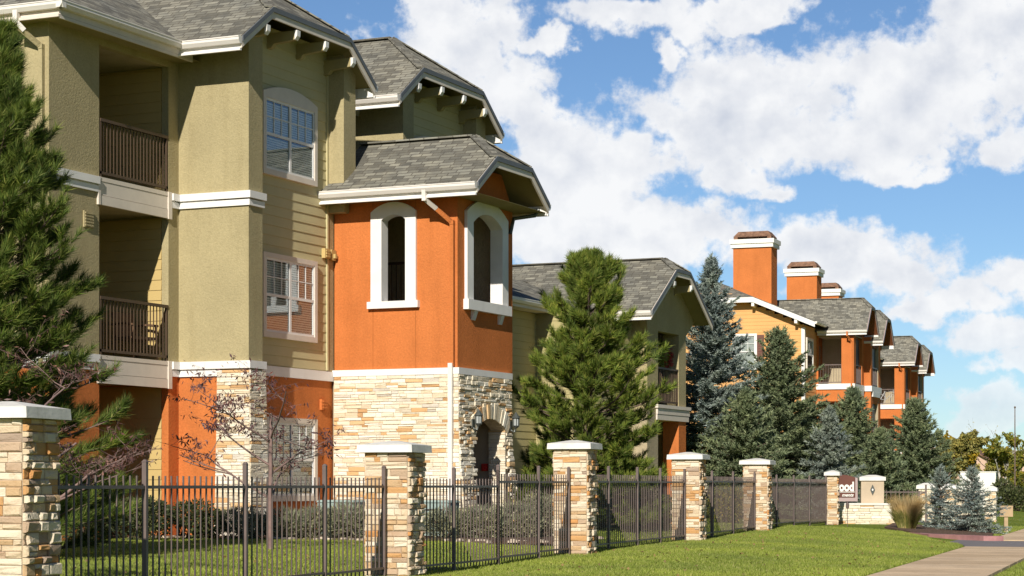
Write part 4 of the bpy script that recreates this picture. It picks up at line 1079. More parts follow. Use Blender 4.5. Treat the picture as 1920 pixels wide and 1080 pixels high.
# low stone wall right of the slim pillar
zs = -0.13
e = empty('stone_wall', at(1680, 53.8, -0.226), BETA + R(-12), 'low curved stone wall under the taupe sign column', 'wall')
m = MB(); rn = random.Random(21)
e.scale = (1.085,) * 3; L = 1.36; H = 0.66
stones(m, lambda a, z, o: (-L + a, -0.0 - o + 0.2 * ((a - L) / L) ** 2, z), L, H, rn, hmin=0.04, hmax=0.08, lmin=0.1, lmax=0.3)
stones(m, lambda a, z, o: (0.0 + o, a, z), 0.45, H, rn, hmin=0.04, hmax=0.08, lmin=0.08, lmax=0.2)
m.build('stone_face', M['stone'], e, fix=False)
m = MB(); m.box(-L, -0.01, 0.24, 0.45, -0.05, H); m.box(-0.6, -0.01, 0.07, 0.24, -0.05, H - 0.002); m.build('mortar_core', M['mortar'], e)
m = MB(); m.holed([(-L - .02, 0.20), (-0.95, 0.06), (-0.5, -0.01), (0.04, -0.04), (0.04, 0.47), (-L - .02, 0.47)], [], lambda a, b, d: (a, b, H + 0.045 - d), 0.043); m.build('coping', M['cap'], e)
# taupe column with diamond lamp
e2 = empty('sign_column', at(1635, 54.6, 0.512), BETA + R(-6), 'taupe stucco column with white cap and diamond ornament beside the brown sign', 'column'); e2.scale = (1.085,) * 3
w = 0.27
m = MB(); m.box(-w, w, -0.2, 0.2, 0.0, 0.56); m.build('shaft', M['taupe'], e2)
m = MB(); m.box(-w - 0.04, w + 0.04, -0.24, 0.24, 0.562, 0.65); m.taper(-w - 0.03, w + 0.03, -0.23, 0.23, 0.651, 0.70, 0.2); m.build('cap', M['cap'], e2)
m = MB(); m.prism([(0, -0.205, 0.22), (0.055, -0.205, 0.345), (0, -0.205, 0.47), (-0.055, -0.205, 0.345)], (0, -0.03, 0))
m.build('diamond_ornament', M['lantern'], e2)
m = MB(); m.prism([(0.02 * math.cos(a), -0.2355, 0.345 + 0.028 * math.sin(a)) for a in np.linspace(0, 2 * math.pi, 9)[:-1]], (0, -0.012, 0)); m.build('lamp_lens', M['cap'], e2)
# brown sign with cut-off lettering behind the slim pillar
e3 = empty('entry_sign', at(1609, 56.0, 0.41), BETA + R(-6), 'brown arched entry sign with white letters, half hidden by the slim stone pillar', 'sign'); e3.scale = (1.073,) * 3
SG = 52.2 / F
m = MB(); top = [(-52 * SG, 0.472), (-36 * SG, 0.475), (-20 * SG, 0.455), (-6 * SG, 0.40)]
m.holed([(-52 * SG, -0.105), (-6 * SG, -0.105)] + top[::-1], [], lambda a, z, d: (a, d, z + 0.35), 0.10); m.build('sign_face', M['signbrown'], e3)
m = MB(); m.holed([(-52 * SG, -0.20), (-1 * SG, -0.20), (-1 * SG, 0.38), (-5.4 * SG, 0.40), (-5.4 * SG, -0.11), (-52 * SG, -0.11)], [], lambda a, z, d: (a, d - 0.02, z + 0.35), 0.16); m.build('sign_edge', M['mauve'], e3)


def text(body, x, z, size, parent, sx=1.0, bold=0.0, shear=0.0, name='lettering'):
    cu = bpy.data.curves.new('t', 'FONT'); cu.body = body; cu.size = size; cu.extrude = 0.006; cu.offset = bold; cu.align_x = 'RIGHT'; cu.shear = shear
    o = bpy.data.objects.new('t', cu); col.objects.link(o)
    dg = bpy.context.evaluated_depsgraph_get(); dg.update()
    me = bpy.data.meshes.new_from_object(o.evaluated_get(dg)); bpy.data.objects.remove(o)
    me.transform(Matrix.Translation((x, -0.012, z)) @ Matrix.Rotation(R(90), 4, 'X') @ Matrix.Diagonal((sx, 1, 1, 1)))
    me.materials.clear(); me.materials.append(M['white']); q = bpy.data.objects.new(name, me); col.objects.link(q); q.parent = parent
    return q


text('ood', -7.5 * SG, 0.415, 0.31, e3, 0.74, 0.014)
m = MB(); m.box(-50 * SG, -6.5 * SG, -0.014, 0.001, 0.375, 0.392); m.build('underline', M['white'], e3)
text('ments', -9 * SG, 0.272, 0.115, e3, 1.0, 0.003, 0.3)
# stake light / spigot at the wall foot
e4 = empty('path_light', at(1589, 49.2, -0.05), BETA, 'small black stake lamp in front of the low stone wall', 'lamp')
m = MB(); m.tube([(0, 0, -0.1), (0, 0, 0.52)], 0.008, 6); m.build('stake', M['iron'], e4)
m = MB(); m.tube([(0, 0, 0.5), (0, 0, 0.54), (0, 0, 0.62), (0, 0, 0.66)], [0.025, 0.04, 0.04, 0.01], 8); m.build('lamp_head', M['iron'], e4)

# pillars and stone screen wall on the far side of the entrance
def far_pillar(px, Z, w, top, label, seed):
    rn = random.Random(seed); e = empty('stone_pillar', at(px, Z, -0.15), BETA - R(17.5), label, 'pillar', 'stone pillars across the entrance')
    h = top + 0.15; m = MB(); hw = w / 2; q = dict(hmin=0.05, hmax=0.11, lmin=0.12, lmax=0.34)
    stones(m, lambda a, z, o: (-hw + a, -hw - o, z), w, h - 0.1, rn, **q); stones(m, lambda a, z, o: (hw + o, -hw + a, z), w, h - 0.1, rn, **q)
    m.build('stone_shaft', M['stone'], e, fix=False)
    m = MB(); m.box(-hw, hw, -hw, hw, -0.1, h - 0.1); m.build('mortar_core', M['mortar'], e)
    m = MB(); m.taper(-hw - .06, hw + .06, -hw - .06, hw + .06, h - 0.099, h, 0.01); m.taper(-hw - .05, hw + .05, -hw - .05, hw + .05, h + .001, h + .07, hw * 0.9); m.build('cap', M['cap'], e)
    return e


far_pillar(1738, 58.5, 0.42, 1.0, 'stone pillar left of the two small blue spruces, across the entrance', 31)
far_pillar(1778, 61.0, 0.40, 0.98, 'stone pillar showing between the two small blue spruces', 32)
far_pillar(1857, 63.0, 0.32, 0.92, 'stone pillar right of the two small blue spruces', 33)
e = empty('stone_wall', at(1800, 62.4, -0.1), BETA - R(4), 'stone screen wall with white coping behind the two small blue spruces', 'wall')
m = MB(); rn = random.Random(34); stones(m, lambda a, z, o: (-0.25 + a, -o, z), 0.85, 0.98, rn, hmin=0.05, hmax=0.1, lmin=0.12, lmax=0.34); m.build('stone_face', M['stone'], e, fix=False)
m = MB(); m.box(-0.25, 0.6, 0, 0.2, -0.1, 0.98); m.build('mortar_core', M['mortar'], e)
m = MB(); m.box(-0.28, 0.63, -0.06, 0.25, 0.985, 1.08); m.build('coping', M['cap'], e)
e = empty('iron_fence', at(1716, 57.5, -0.1), BETA - R(15), 'short dark iron fence between ornamental grass and far stone pillar', 'fence')
m = MB(); m.box(-0.9, 0.28, -0.015, 0.015, 0.90, 0.93)
for i in range(11): m.box(-0.9 + i * 0.117, -0.885 + i * 0.117, -0.008, 0.008, 0.05, 0.98)
m.build('picket_panel', M['iron'], e)
for x in (0.30, 0.12):
    m = MB(); m.box(x - 0.025, x + 0.025, -0.2, -0.15, 0, 1.12 if x > 0.2 else 0.95); m.build('post', M['iron'], e)
m = MB(); m.bar((0.30, -0.175, 0.92), (0.0, -0.1, 0.80), 0.03); m.build('brace', M['iron'], e)
# tall white wall
e = empty('white_wall', at(1840, 92, -0.1), BETA - R(15), 'plain white screen wall behind the far stone pillars', 'wall')
m = MB(); m.box(-0.9, 0.62, 0, 1.7, 0, 1.68); m.build('wall', M['white'], e)
m = MB(); m.box(-0.93, 0.65, -0.03, 1.73, 1.682, 1.71); m.build('coping', M['white'], e)
# back of a little board on a post
e = empty('post_board', at(1886, 51.5, -0.14), BETA + R(-4), 'tan wooden board on one short post beside the pavement', 'sign')
m = MB(); m.box(-0.045, 0.045, -0.045, 0.045, -0.1, 0.56); m.build('post', M['wood'], e)
m = MB(); m.box(-0.16, 0.16, -0.075, -0.046, 0.37, 0.64); m.build('board', M['wood'], e)

# pale green utility cabinets at the foot of the stair tower
for px, Z, w, lab in ((640, 37.3, 0.36, 'pale green utility cabinet between orange wall and stone tower'), (826, 36.6, 0.26, 'pale green utility cabinet at the tower corner below the white downspout')):
    e = empty('utility_cabinet', at(px, Z, 0.08), R(0), lab, 'utility cabinet', 'utility cabinets at the building foot')
    m = MB(); m.box(-w, w, -0.22, 0.22, 0, 0.62); m.build('housing', M['teal'], e)
    m = MB(); m.taper(-w - 0.02, w + 0.02, -0.24, 0.24, 0.621, 0.66, 0.03); m.build('lid', M['teal'], e)
    m = MB()
    for i in range(5): m.box(-w * 0.7, w * 0.7, -0.232, -0.221, 0.12 + i * 0.09, 0.15 + i * 0.09)
    m.build('louver', M['dark'], e)

# ================================================================== PLANTS
def unit(a): return a / np.maximum(np.linalg.norm(a, axis=-1, keepdims=True), 1e-9)


def needles(rs, P, D, L, W):
    """one thin triangle per row"""
    r = unit(rs.normal(size=P.shape)); s = unit(np.cross(D, r)) * (W[:, None] / 2)
    V = np.stack([P - s, P + s, P + D * L[:, None]], 1).reshape(-1, 3)
    return V, np.arange(len(V)).reshape(-1, 3)


def leaves(rs, P, D, L, W):
    r = unit(rs.normal(size=P.shape)); s = unit(np.cross(D, r)) * (W[:, None] / 2); mid = P + D * (L[:, None] * 0.45)
    V = np.stack([P, mid + s, P + D * L[:, None], mid - s], 1).reshape(-1, 3)
    return V, np.arange(len(V)).reshape(-1, 4)


def cone_dirs(rs, D, amin, amax):
    """random directions at an angle between amin and amax (radians) about each row of D"""
    r = unit(rs.normal(size=D.shape)); s = unit(np.cross(D, r)); a = rs.uniform(amin, amax, len(D))[:, None]
    return unit(D * np.cos(a) + s * np.sin(a))


def pine(name, label, base, H, Rm, seed, mat, group, needle=0.12, whorls=18, prof=None, lean=(0, 0), zlow=0.10, tuft=34, nb=7, wn=0.009, bark='bark', cat='tree', sub=8, skip=0.25, ragged=0.28):
    rs = np.random.default_rng(seed); rn = random.Random(seed)
    e = empty(name, base, 0, label, cat, group)
    tr = MB(); P = []; D = []
    ax = lambda t: Vector((lean[0] * t * H + 0.06 * math.sin(t * 5 + seed), lean[1] * t * H + 0.05 * math.cos(t * 4 + seed), t * H))
    tr.tube([ax(t) + Vector((0, 0, -0.1 if t == 0 else 0)) for t in np.linspace(0, 0.985, 12)], [max(0.012, 0.022 * H * (1 - t) ** 0.8) for t in np.linspace(0, 0.985, 12)], 8)
    for w in range(whorls):
        t0 = zlow + (0.985 - zlow) * w / (whorls - 1)
        nbw = nb if t0 < 0.85 else max(4, nb - 2); ph = rn.uniform(0, 6.28)
        for k in range(nbw):
            t = min(0.99, t0 + rn.uniform(-0.02, 0.02)); a = ph + 6.283 * k / nbw + rn.uniform(-0.3, 0.3)
            if rn.random() < skip * 4 * t * (1 - t): continue
            l = Rm * prof(t) * rn.uniform(0.66, 1.10) * (1.0 + ragged * math.sin(a * 2.0 + 9 * t + seed) * math.sin(13 * t + a)); el = R(-8 + 62 * t ** 1.7 + rn.uniform(-10, 10))
            o = ax(t); pts = [o]; d = Vector((math.cos(a) * math.cos(el), math.sin(a) * math.cos(el), math.sin(el)))
            n = 6
            for i in range(n):
                d = (d + Vector((rn.uniform(-.1, .1), rn.uniform(-.1, .1), 0.05 + 0.05 * i / n))).normalized(); o = o + d * (l / n); pts.append(o)
            tr.tube(pts, [max(0.006, 0.012 * l * (1 - i / n) + 0.006) for i in range(n + 1)], 5, False)
            P.append(pts[-1]); D.append(d)
            for j in range(sub):
                f = rn.uniform(0.30, 1.0); i = min(n - 1, int(f * n)); q = pts[i].lerp(pts[i + 1], f * n - i); dd = (pts[i + 1] - pts[i]).normalized()
                side = dd.cross(Vector((0, 0, 1))).normalized() * rn.choice((-1, 1)) * rn.uniform(0.5, 1.1)
                sd_ = (dd + side + Vector((0, 0, rn.uniform(0.1, 0.65)))).normalized(); sl = (0.16 + 0.38 * l * (1.15 - f)) * rn.uniform(0.6, 1.1)
                ed = q + sd_ * sl; tr.tube([q, q + sd_ * sl * 0.55 + Vector((0, 0, -0.01)), ed], [0.008, 0.006, 0.005], 4, False)
                up = (sd_ + Vector((0, 0, 0.35))).normalized(); P.append(ed); D.append(up)
                if sl > 0.28: P.append(q.lerp(ed, 0.55)); D.append(sd_)
    tr.build('trunk', M[bark], e, smooth_=True, fix=False)
    P = np.array(P); D = np.array(D); n = len(P)
    P2 = np.repeat(P, tuft, 0); D2 = np.repeat(D, tuft, 0); b = rs.uniform(-0.17, 0.02, n * tuft)
    dirs = cone_dirs(rs, D2, 0.12, 1.0); dirs[:, 2] += 0.15; dirs = unit(dirs)
    Vv, Ff = needles(rs, P2 + D2 * b[:, None], dirs, needle * rs.uniform(0.65, 1.15, n * tuft), np.full(n * tuft, wn))
    np_mesh('crown', Vv, Ff, M[mat], e)
    return e


def spruce(name, label, base, H, Rm, seed, mat, group, whorls=26, nb=9, prof=None, nl=0.075, wn=0.022, per=7, lower=None, step=0.11, zlow=0.03, cat='tree', droop=0.0):
    rs = np.random.default_rng(seed); rn = random.Random(seed)
    e = empty(name, base, 0, label, cat, group)
    tr = MB(); S = []; DD = []; LL = []
    tr.tube([(0, 0, -0.1), (0, 0, H * 0.5), (0, 0, H * 0.985)], [0.018 * H, 0.010 * H, 0.008], 7)
    for w in range(whorls):
        t0 = zlow + (0.97 - zlow) * (w / (whorls - 1)) ** 0.95
        m_ = max(4, int(round(nb * (1 - t0 * 0.55)))); ph = rn.uniform(0, 6.28)
        for k in range(m_):
            if rn.random() < 0.12: continue
            t = min(0.985, t0 + rn.uniform(-0.015, 0.015)); a = ph + 6.283 * k / m_ + rn.uniform(-0.25, 0.25)
            l = Rm * prof(t) * (1 + 0.14 * math.sin(a * 3 + seed + 11 * t)) * rn.choice((0.62, 0.8, 0.95, 1.0, 1.08, 1.22)) * rn.uniform(0.92, 1.06); el = R(-14 - droop + 60 * t ** 1.6 + rn.uniform(-7, 7))
            o = Vector((0, 0, t * H)); d = Vector((math.cos(a) * math.cos(el), math.sin(a) * math.cos(el), math.sin(el)))
            n = max(3, int(l / step)); pts = [o]
            for i in range(n):
                d = (d + Vector((rn.uniform(-.05, .05), rn.uniform(-.05, .05), 0.22 / n))).normalized(); o = o + d * (l / n); pts.append(o)
            tr.tube([pts[0], pts[len(pts) // 2], pts[-1]], [0.012 + 0.008 * l, 0.010, 0.004], 4, False)
            S.append(pts[-2]); DD.append(d); LL.append(l / n * 2)
            for i in range(max(1, int(n * 0.18)), n + 1):
                dd = (pts[i] - pts[i - 1]).normalized(); sd0 = dd.cross(Vector((0, 0, 1))).normalized()
                for s in (-1, 1):
                    q = pts[i] - dd * rn.uniform(0, l / n); f = i / n
                    ln = min(0.42, (0.30 * l * (1.08 - f) + 0.08)) * rn.uniform(0.65, 1.15)
                    v = (dd * rn.uniform(0.6, 1.0) + sd0 * s * rn.uniform(0.6, 1.0) + Vector((0, 0, rn.uniform(-0.30, 0.16)))).normalized()
                    S.append(q); DD.append(v); LL.append(ln)
                if rn.random() < 0.6:
                    v = (dd + Vector((0, 0, rn.uniform(0.3, 0.9)))).normalized(); S.append(pts[i]); DD.append(v); LL.append(0.10)
    for k in range(14):       # leader
        S.append(Vector((0, 0, H * (0.93 + 0.005 * k)))); DD.append(Vector((rn.uniform(-.5, .5), rn.uniform(-.5, .5), 1)).normalized()); LL.append(0.12)
    tr.build('trunk', M['bark'], e, smooth_=True, fix=False)
    S = np.array(S); DD = np.array(DD); LL = np.array(LL); n = len(S)
    P = np.repeat(S, per, 0); D = np.repeat(DD, per, 0); L2 = np.repeat(LL, per)
    b = np.tile((np.arange(per) + 0.5) / per, n) + rs.uniform(-0.06, 0.06, n * per)
    pos = P + D * (L2 * b)[:, None]
    dirs = cone_dirs(rs, D, 0.25, 0.95)
    ln = nl * rs.uniform(0.75, 1.25, n * per)
    if lower:
        low = pos[:, 2] < H * lower[1] * rs.uniform(0.75, 1.15, len(pos)); groups = ((~low, mat), (low, lower[0]))
    else: groups = ((np.ones(len(pos), bool), mat),)
    for sel, mt in groups:
        Vv, Ff = needles(rs, pos[sel], dirs[sel], ln[sel], np.full(sel.sum(), wn)); np_mesh('crown', Vv, Ff, M[mt], e)
    return e


def broad(name, label, base, H, seed, mat, group, trunk=0.035, depth=4, spread=0.9, leafn=5, ll=0.07, lw=0.022, bark='twig', cat='tree', lean=0.0, split=3, bare=0.35, first=0.28, droop=0.5, up=0.35, straight=1.0, limb=1.0):
    """branching small tree with sparse leaves"""
    rs = np.random.default_rng(seed); rn = random.Random(seed)
    e = empty(name, base, 0, label, cat, group); tr = MB(); P = []; D = []

    def grow(p, d, l, r, lev):
        n = 5; pts = [p]; rad = [r]
        for i in range(n):
            wv = 0.22 * (straight if lev == 0 else 1.0); d = (d + Vector((rn.uniform(-wv, wv), rn.uniform(-wv, wv), rn.uniform(-.06, .12)))).normalized()
            p = p + d * (l / n); pts.append(p); rad.append(r * (1 - 0.5 * (i + 1) / n))
        tr.tube(pts, rad, 6 if lev == 0 else 4, False)
        if lev >= depth - 2 or rn.random() < 0.25:
            for i in range(1, n + 1):
                for k in range(leafn if lev >= depth - 1 else leafn // 2):
                    if rn.random() < bare: continue
                    P.append(pts[i] + Vector((rn.uniform(-.03, .03), rn.uniform(-.03, .03), rn.uniform(-.03, .03)))); v = Vector((rn.uniform(-1, 1), rn.uniform(-1, 1), rn.uniform(-1, 0.6) - droop)); D.append(v.normalized())
        if lev < depth:
            for k in range(split + (2 if lev == 0 else 0)):
                f = rn.uniform(0.35, 1.0) if lev else rn.uniform(first, 1.0); i = min(n - 1, int(f * n)); q = pts[i].lerp(pts[i + 1], f * n - i)
                a = rn.uniform(0, 6.283); s = spread * rn.uniform(0.6, 1.3)
                v = (d * 0.55 + Vector((math.cos(a) * s, math.sin(a) * s, up * rn.uniform(0.2, 1.5)))).normalized()
                grow(q, v, l * rn.uniform(0.45, 0.72) * (limb if lev == 0 else 1.0), rad[i] * 0.6, lev + 1)
    grow(Vector((0, 0, -0.05)), Vector((lean, 0, 1)).normalized(), H * 0.62, trunk, 0)
    tr.build('trunk', M[bark], e, smooth_=True, fix=False)
    P = np.array(P); D = np.array(D); L = ll * rs.uniform(0.6, 1.2, len(P))
    Vv, Ff = leaves(rs, P, D, L, L * lw / ll); np_mesh('crown', Vv, Ff, M[mat], e)
    return e


def shrub(name, label, base, rx, ry, h, seed, mat, group, n=5000, ll=0.05, lw=0.02, spiky=0.0, lumps=7, cat='shrub', needle=False):
    rs = np.random.default_rng(seed); e = empty(name, base, 0, label, cat, group); rn = random.Random(seed)
    tr = MB(); P = []; D = []
    cs = [(Vector((0, 0, h * 0.42)), 1.0)] + [(Vector((rx * 0.65 * math.cos(a), ry * 0.65 * math.sin(a), h * rn.uniform(0.3, 0.62))), rn.uniform(0.42, 0.62)) for a in np.linspace(0, 6.28, lumps)]
    for c, s in cs:
        k = int(n * s * s / sum(q * q for _, q in cs)); u = unit(rs.normal(size=(k, 3))); r = rs.uniform(0.55, 1.0, k) ** 0.6
        p = u * r[:, None] * np.array([rx * s, ry * s, h * 0.58 * s]) + np.array(c); ok = p[:, 2] > 0.0; p = p[ok]; u = u[ok]
        d = unit(u + rs.normal(size=u.shape) * 0.6 + np.array([0, 0, spiky])); P.append(p); D.append(d)
    for a in np.linspace(0, 6.28, 9)[:-1]:
        tr.tube([(0, 0, -0.05), (rx * 0.4 * math.cos(a), ry * 0.4 * math.sin(a), h * 0.4), (rx * 0.7 * math.cos(a), ry * 0.7 * math.sin(a), h * 0.7)], [0.02, 0.012, 0.005], 5, False)
    tr.build('stem', M['bark'], e, fix=False)
    P = np.concatenate(P); D = np.concatenate(D); L = ll * rs.uniform(0.6, 1.3, len(P))
    Vv, Ff = (needles if needle else leaves)(rs, P, D, L, L * lw / ll); np_mesh('foliage', Vv, Ff, M[mat], e)
    return e


def on_ground(px, Z, dz=0.0):
    p = at(px, Z); p.z = gz(p) + dz; return p


pine('pine_tree', 'big dark long-needled pine cut by the left picture edge', on_ground(-14, 25.5), 6.35, 2.05, 3, 'darkpine', 'pine trees by the green building', needle=0.165, whorls=32, nb=11,
     prof=lambda t: max(0.03, 1.0 - t) ** 0.80, tuft=84, wn=0.0085, zlow=0.04, sub=9, skip=0.10, ragged=0.2)
pine('pine_tree', 'round full pine standing in front of the pale green wing', on_ground(1106, 42.0), 5.35, 1.55, 8, 'pine', 'pine trees by the green building', needle=0.17, whorls=28, nb=11,
     prof=lambda t: max(0.02, 1 - t ** 2.4) ** 0.62 * (1.0 + 0.12 * math.sin(17 * t)), tuft=76, wn=0.013, zlow=0.05, sub=9)

sp = 'spruce trees behind the iron fence'
conic = lambda t: max(0.02, 1.0 - t) ** 0.85
fat = lambda t: max(0.02, 1.0 - t) ** 0.75
spruce('spruce_tree', 'tall pointed blue spruce right of the pale green gable', on_ground(1334, 60), 7.45, 2.25, 12, 'spruce', sp, whorls=52, nb=14, prof=conic, lower=('greenspruce', 0.36), wn=0.034, nl=0.105, per=11, step=0.11)
spruce('spruce_tree', 'broad green spruce in front of the ochre gable wall', on_ground(1460, 62), 5.5, 2.35, 13, 'greenspruce', sp, whorls=46, nb=15, prof=fat, wn=0.036, nl=0.11, per=10, step=0.12)
spruce('spruce_tree', 'low silver blue spruce between two green ones', on_ground(1556, 60), 3.15, 1.2, 14, 'silver', sp, whorls=28, nb=12, prof=conic, wn=0.036, nl=0.10, per=9)
spruce('spruce_tree', 'green spruce in front of the nearer orange porches', on_ground(1598, 70), 4.15, 1.7, 15, 'greenspruce', sp, whorls=38, nb=14, prof=fat, wn=0.038, nl=0.12, per=9, step=0.12)
spruce('spruce_tree', 'wide green spruce below the farther orange porches', on_ground(1716, 72), 3.9, 1.85, 16, 'greenspruce', sp, whorls=40, nb=15, prof=fat, wn=0.038, nl=0.12, per=9, step=0.12)
spruce('spruce_tree', 'dark green spruce filling the gap behind the fifth pillar', on_ground(1398, 58), 3.5, 1.6, 17, 'greenspruce', sp, whorls=34, nb=14, prof=fat, wn=0.036, nl=0.11, per=9, step=0.12)
spruce('spruce_tree', 'dark green spruce behind the fence left of the brown sign', on_ground(1515, 63), 3.3, 1.5, 19, 'greenspruce', sp, whorls=32, nb=13, prof=fat, wn=0.036, nl=0.11, per=9, step=0.12)
spruce('spruce_tree', 'small green spruce behind the brown sign', on_ground(1650, 66), 2.7, 1.25, 18, 'greenspruce', sp, whorls=28, nb=12, prof=fat, wn=0.038, nl=0.11, per=9)
sb = 'small blue spruces in the red-kerbed bed'
spruce('spruce_sapling', 'left and narrower of the two small blue spruces in the red-kerbed bed', on_ground(1763, 50.6, 0.05), 1.42, 0.46, 21, 'spruce', sb, whorls=18, nb=9, prof=lambda t: max(0.05, 1 - t) ** 0.6 * (1 + 0.2 * math.sin(19 * t)), nl=0.06, wn=0.02, step=0.07)
spruce('spruce_sapling', 'right and bushier of the two small blue spruces in the red-kerbed bed', on_ground(1822, 49.0, 0.05), 1.42, 0.80, 22, 'spruce', sb, whorls=18, nb=11, prof=lambda t: max(0.05, 1 - t) ** 0.75 * (1 + 0.18 * math.sin(15 * t + 1)), nl=0.06, wn=0.02, step=0.07)

broad('plum_tree', 'purple leaved plum tree behind the nearest stone pillar', on_ground(8, 19.2), 2.75, 34, 'plum', None, trunk=0.05, depth=4, spread=1.15, leafn=4, ll=0.065, lw=0.017, split=4, bare=0.74, first=0.25, up=0.15, straight=0.4, limb=0.85)
broad('crab_apple_tree', 'small sparse purple crab apple on the lawn behind the fence', on_ground(508, 29.0), 3.15, 57, 'crab', None, trunk=0.042, depth=4, spread=1.3, leafn=3, ll=0.085, lw=0.024, split=4, bare=0.82, first=0.24, up=0.10, straight=0.12, limb=0.95)
at_ = 'autumn trees beyond the entrance'
broad('aspen_tree', 'yellow aspen left of the tall white wall', on_ground(1804, 120), 3.3, 41, 'yellow', at_, trunk=0.06, depth=4, spread=0.7, leafn=7, ll=0.17, lw=0.12, split=4, bare=0.1, bark='palebark', first=0.15, up=0.5)
broad('aspen_tree', 'yellow green poplar top behind the yellow aspen', on_ground(1800, 150), 4.2, 42, 'yellowgreen', at_, trunk=0.07, depth=4, spread=0.42, leafn=7, ll=0.2, lw=0.14, split=4, bare=0.1, bark='palebark', first=0.3, up=0.9)
broad('maple_tree', 'pale trunked tree turning yellow right of the tall white wall', on_ground(1886, 100), 3.0, 43, 'yellowgreen', at_, trunk=0.10, depth=4, spread=0.9, leafn=3, ll=0.17, lw=0.12, split=4, bare=0.35, bark='palebark', first=0.25, up=0.5)
broad('maple_tree', 'half bare olive tree at the right picture edge', on_ground(1925, 110), 2.9, 44, 'yellowgreen', at_, trunk=0.09, depth=4, spread=0.8, leafn=3, ll=0.17, lw=0.11, split=4, bare=0.3, bark='bark', first=0.2, up=0.5)
broad('bare_tree', 'thin bare branched tree rising above the pale trunked one', on_ground(1868, 130), 4.2, 45, 'olive', at_, trunk=0.08, depth=3, spread=0.75, leafn=2, ll=0.12, lw=0.05, split=3, bare=0.8, bark='bark', first=0.3, up=0.8)
broad('olive_tree', 'olive green leafy tree right behind the wide green spruce', on_ground(1766, 105), 3.1, 46, 'olive', at_, trunk=0.1, depth=4, spread=0.75, leafn=8, ll=0.19, lw=0.12, split=4, bare=0.05, bark='bark', first=0.15, up=0.5)
broad('olive_tree', 'low olive shrub tree behind the pale trunked tree', on_ground(1862, 125), 2.3, 47, 'olive', at_, trunk=0.1, depth=4, spread=1.0, leafn=4, ll=0.19, lw=0.12, split=4, bare=0.1, bark='bark', first=0.05, up=0.4)
e = empty('flag_pole', on_ground(1903, 95), 0, 'thin tall dark pole among the autumn trees at the right edge', 'pole')
m = MB(); m.tube([(0, 0, -0.1), (0, 0, 2.2), (0, 0, 4.5)], [0.04, 0.03, 0.02], 8); m.build('shaft', M['bark'], e); m = MB(); m.tube([(0, 0, 4.5), (0, 0, 4.56), (0, 0, 4.6)], [0.03, 0.05, 0.01], 8); m.build('finial', M['bark'], e)

gs = 'clipped and loose shrubs along the building'
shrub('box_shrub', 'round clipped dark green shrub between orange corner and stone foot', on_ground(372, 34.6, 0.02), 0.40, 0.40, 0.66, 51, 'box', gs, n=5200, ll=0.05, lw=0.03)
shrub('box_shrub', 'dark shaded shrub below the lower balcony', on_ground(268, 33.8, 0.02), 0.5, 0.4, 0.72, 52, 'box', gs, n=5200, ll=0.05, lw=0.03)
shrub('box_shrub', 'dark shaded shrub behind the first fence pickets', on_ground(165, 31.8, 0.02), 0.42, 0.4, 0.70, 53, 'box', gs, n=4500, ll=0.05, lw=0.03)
for i, (px, Z, rx, h, lab) in enumerate(((455, 34.8, 0.38, 0.52, 'grey green juniper at the stone foot, left of the crab apple trunk'), (528, 34.9, 0.42, 0.50, 'grey green juniper just right of the crab apple trunk'), (592, 35.0, 0.42, 0.55, 'grey green juniper below the ground floor window corner'),
                                          (650, 35.2, 0.40, 0.60, 'grey green juniper in front of the left utility cabinet'), (735, 35.3, 0.40, 0.55, 'grey green juniper half behind the second pillar'), (838, 35.2, 0.42, 0.50, 'grey green juniper in front of the right utility cabinet'),
                                          (905, 35.2, 0.45, 0.55, 'grey green juniper at the arched doorway'), (965, 35.4, 0.42, 0.62, 'grey green juniper right of the arched doorway'), (1012, 36.0, 0.36, 0.80, 'taller grey green juniper left of the third pillar'), (1062, 37.0, 0.4, 0.75, 'grey green juniper hidden behind the third pillar'))):
    shrub('juniper_shrub', lab, on_ground(px, Z, 0.02), rx, 0.36, h, 60 + i, 'juniper', gs, n=3600, ll=0.085, lw=0.018, spiky=0.7, needle=True)
for i, (px, Z, rx, h, mt, lab) in enumerate(((1130, 44, 0.5, 0.55, 'olive', 'low reddish shrub at the foot of the round pine, right of the third pillar'), (1215, 45, 0.45, 0.75, 'box', 'dark shrub behind the fence below the pale green balcony'),
                                              (1262, 44, 0.3, 0.7, 'yellowgreen', 'yellow green shrub left of the fourth pillar'), (1360, 50, 0.42, 0.95, 'yellowgreen', 'yellow green shrub seen through the fence right of the fourth pillar'))):
    shrub('loose_shrub', lab, on_ground(px, Z, 0.02), rx, 0.4, h, 80 + i, mt, gs, n=2600, ll=0.08, lw=0.035)
shrub('hedge_shrub', 'dark rounded shrub at the foot of the post board trees', on_ground(1908, 85, 0), 0.9, 0.6, 1.0, 90, 'box', gs, n=3000, ll=0.12, lw=0.06)
shrub('hedge_shrub', 'dark green shrub right of the tall white wall', on_ground(1880, 90, 0), 0.5, 0.5, 1.3, 91, 'box', gs, n=2600, ll=0.12, lw=0.06)

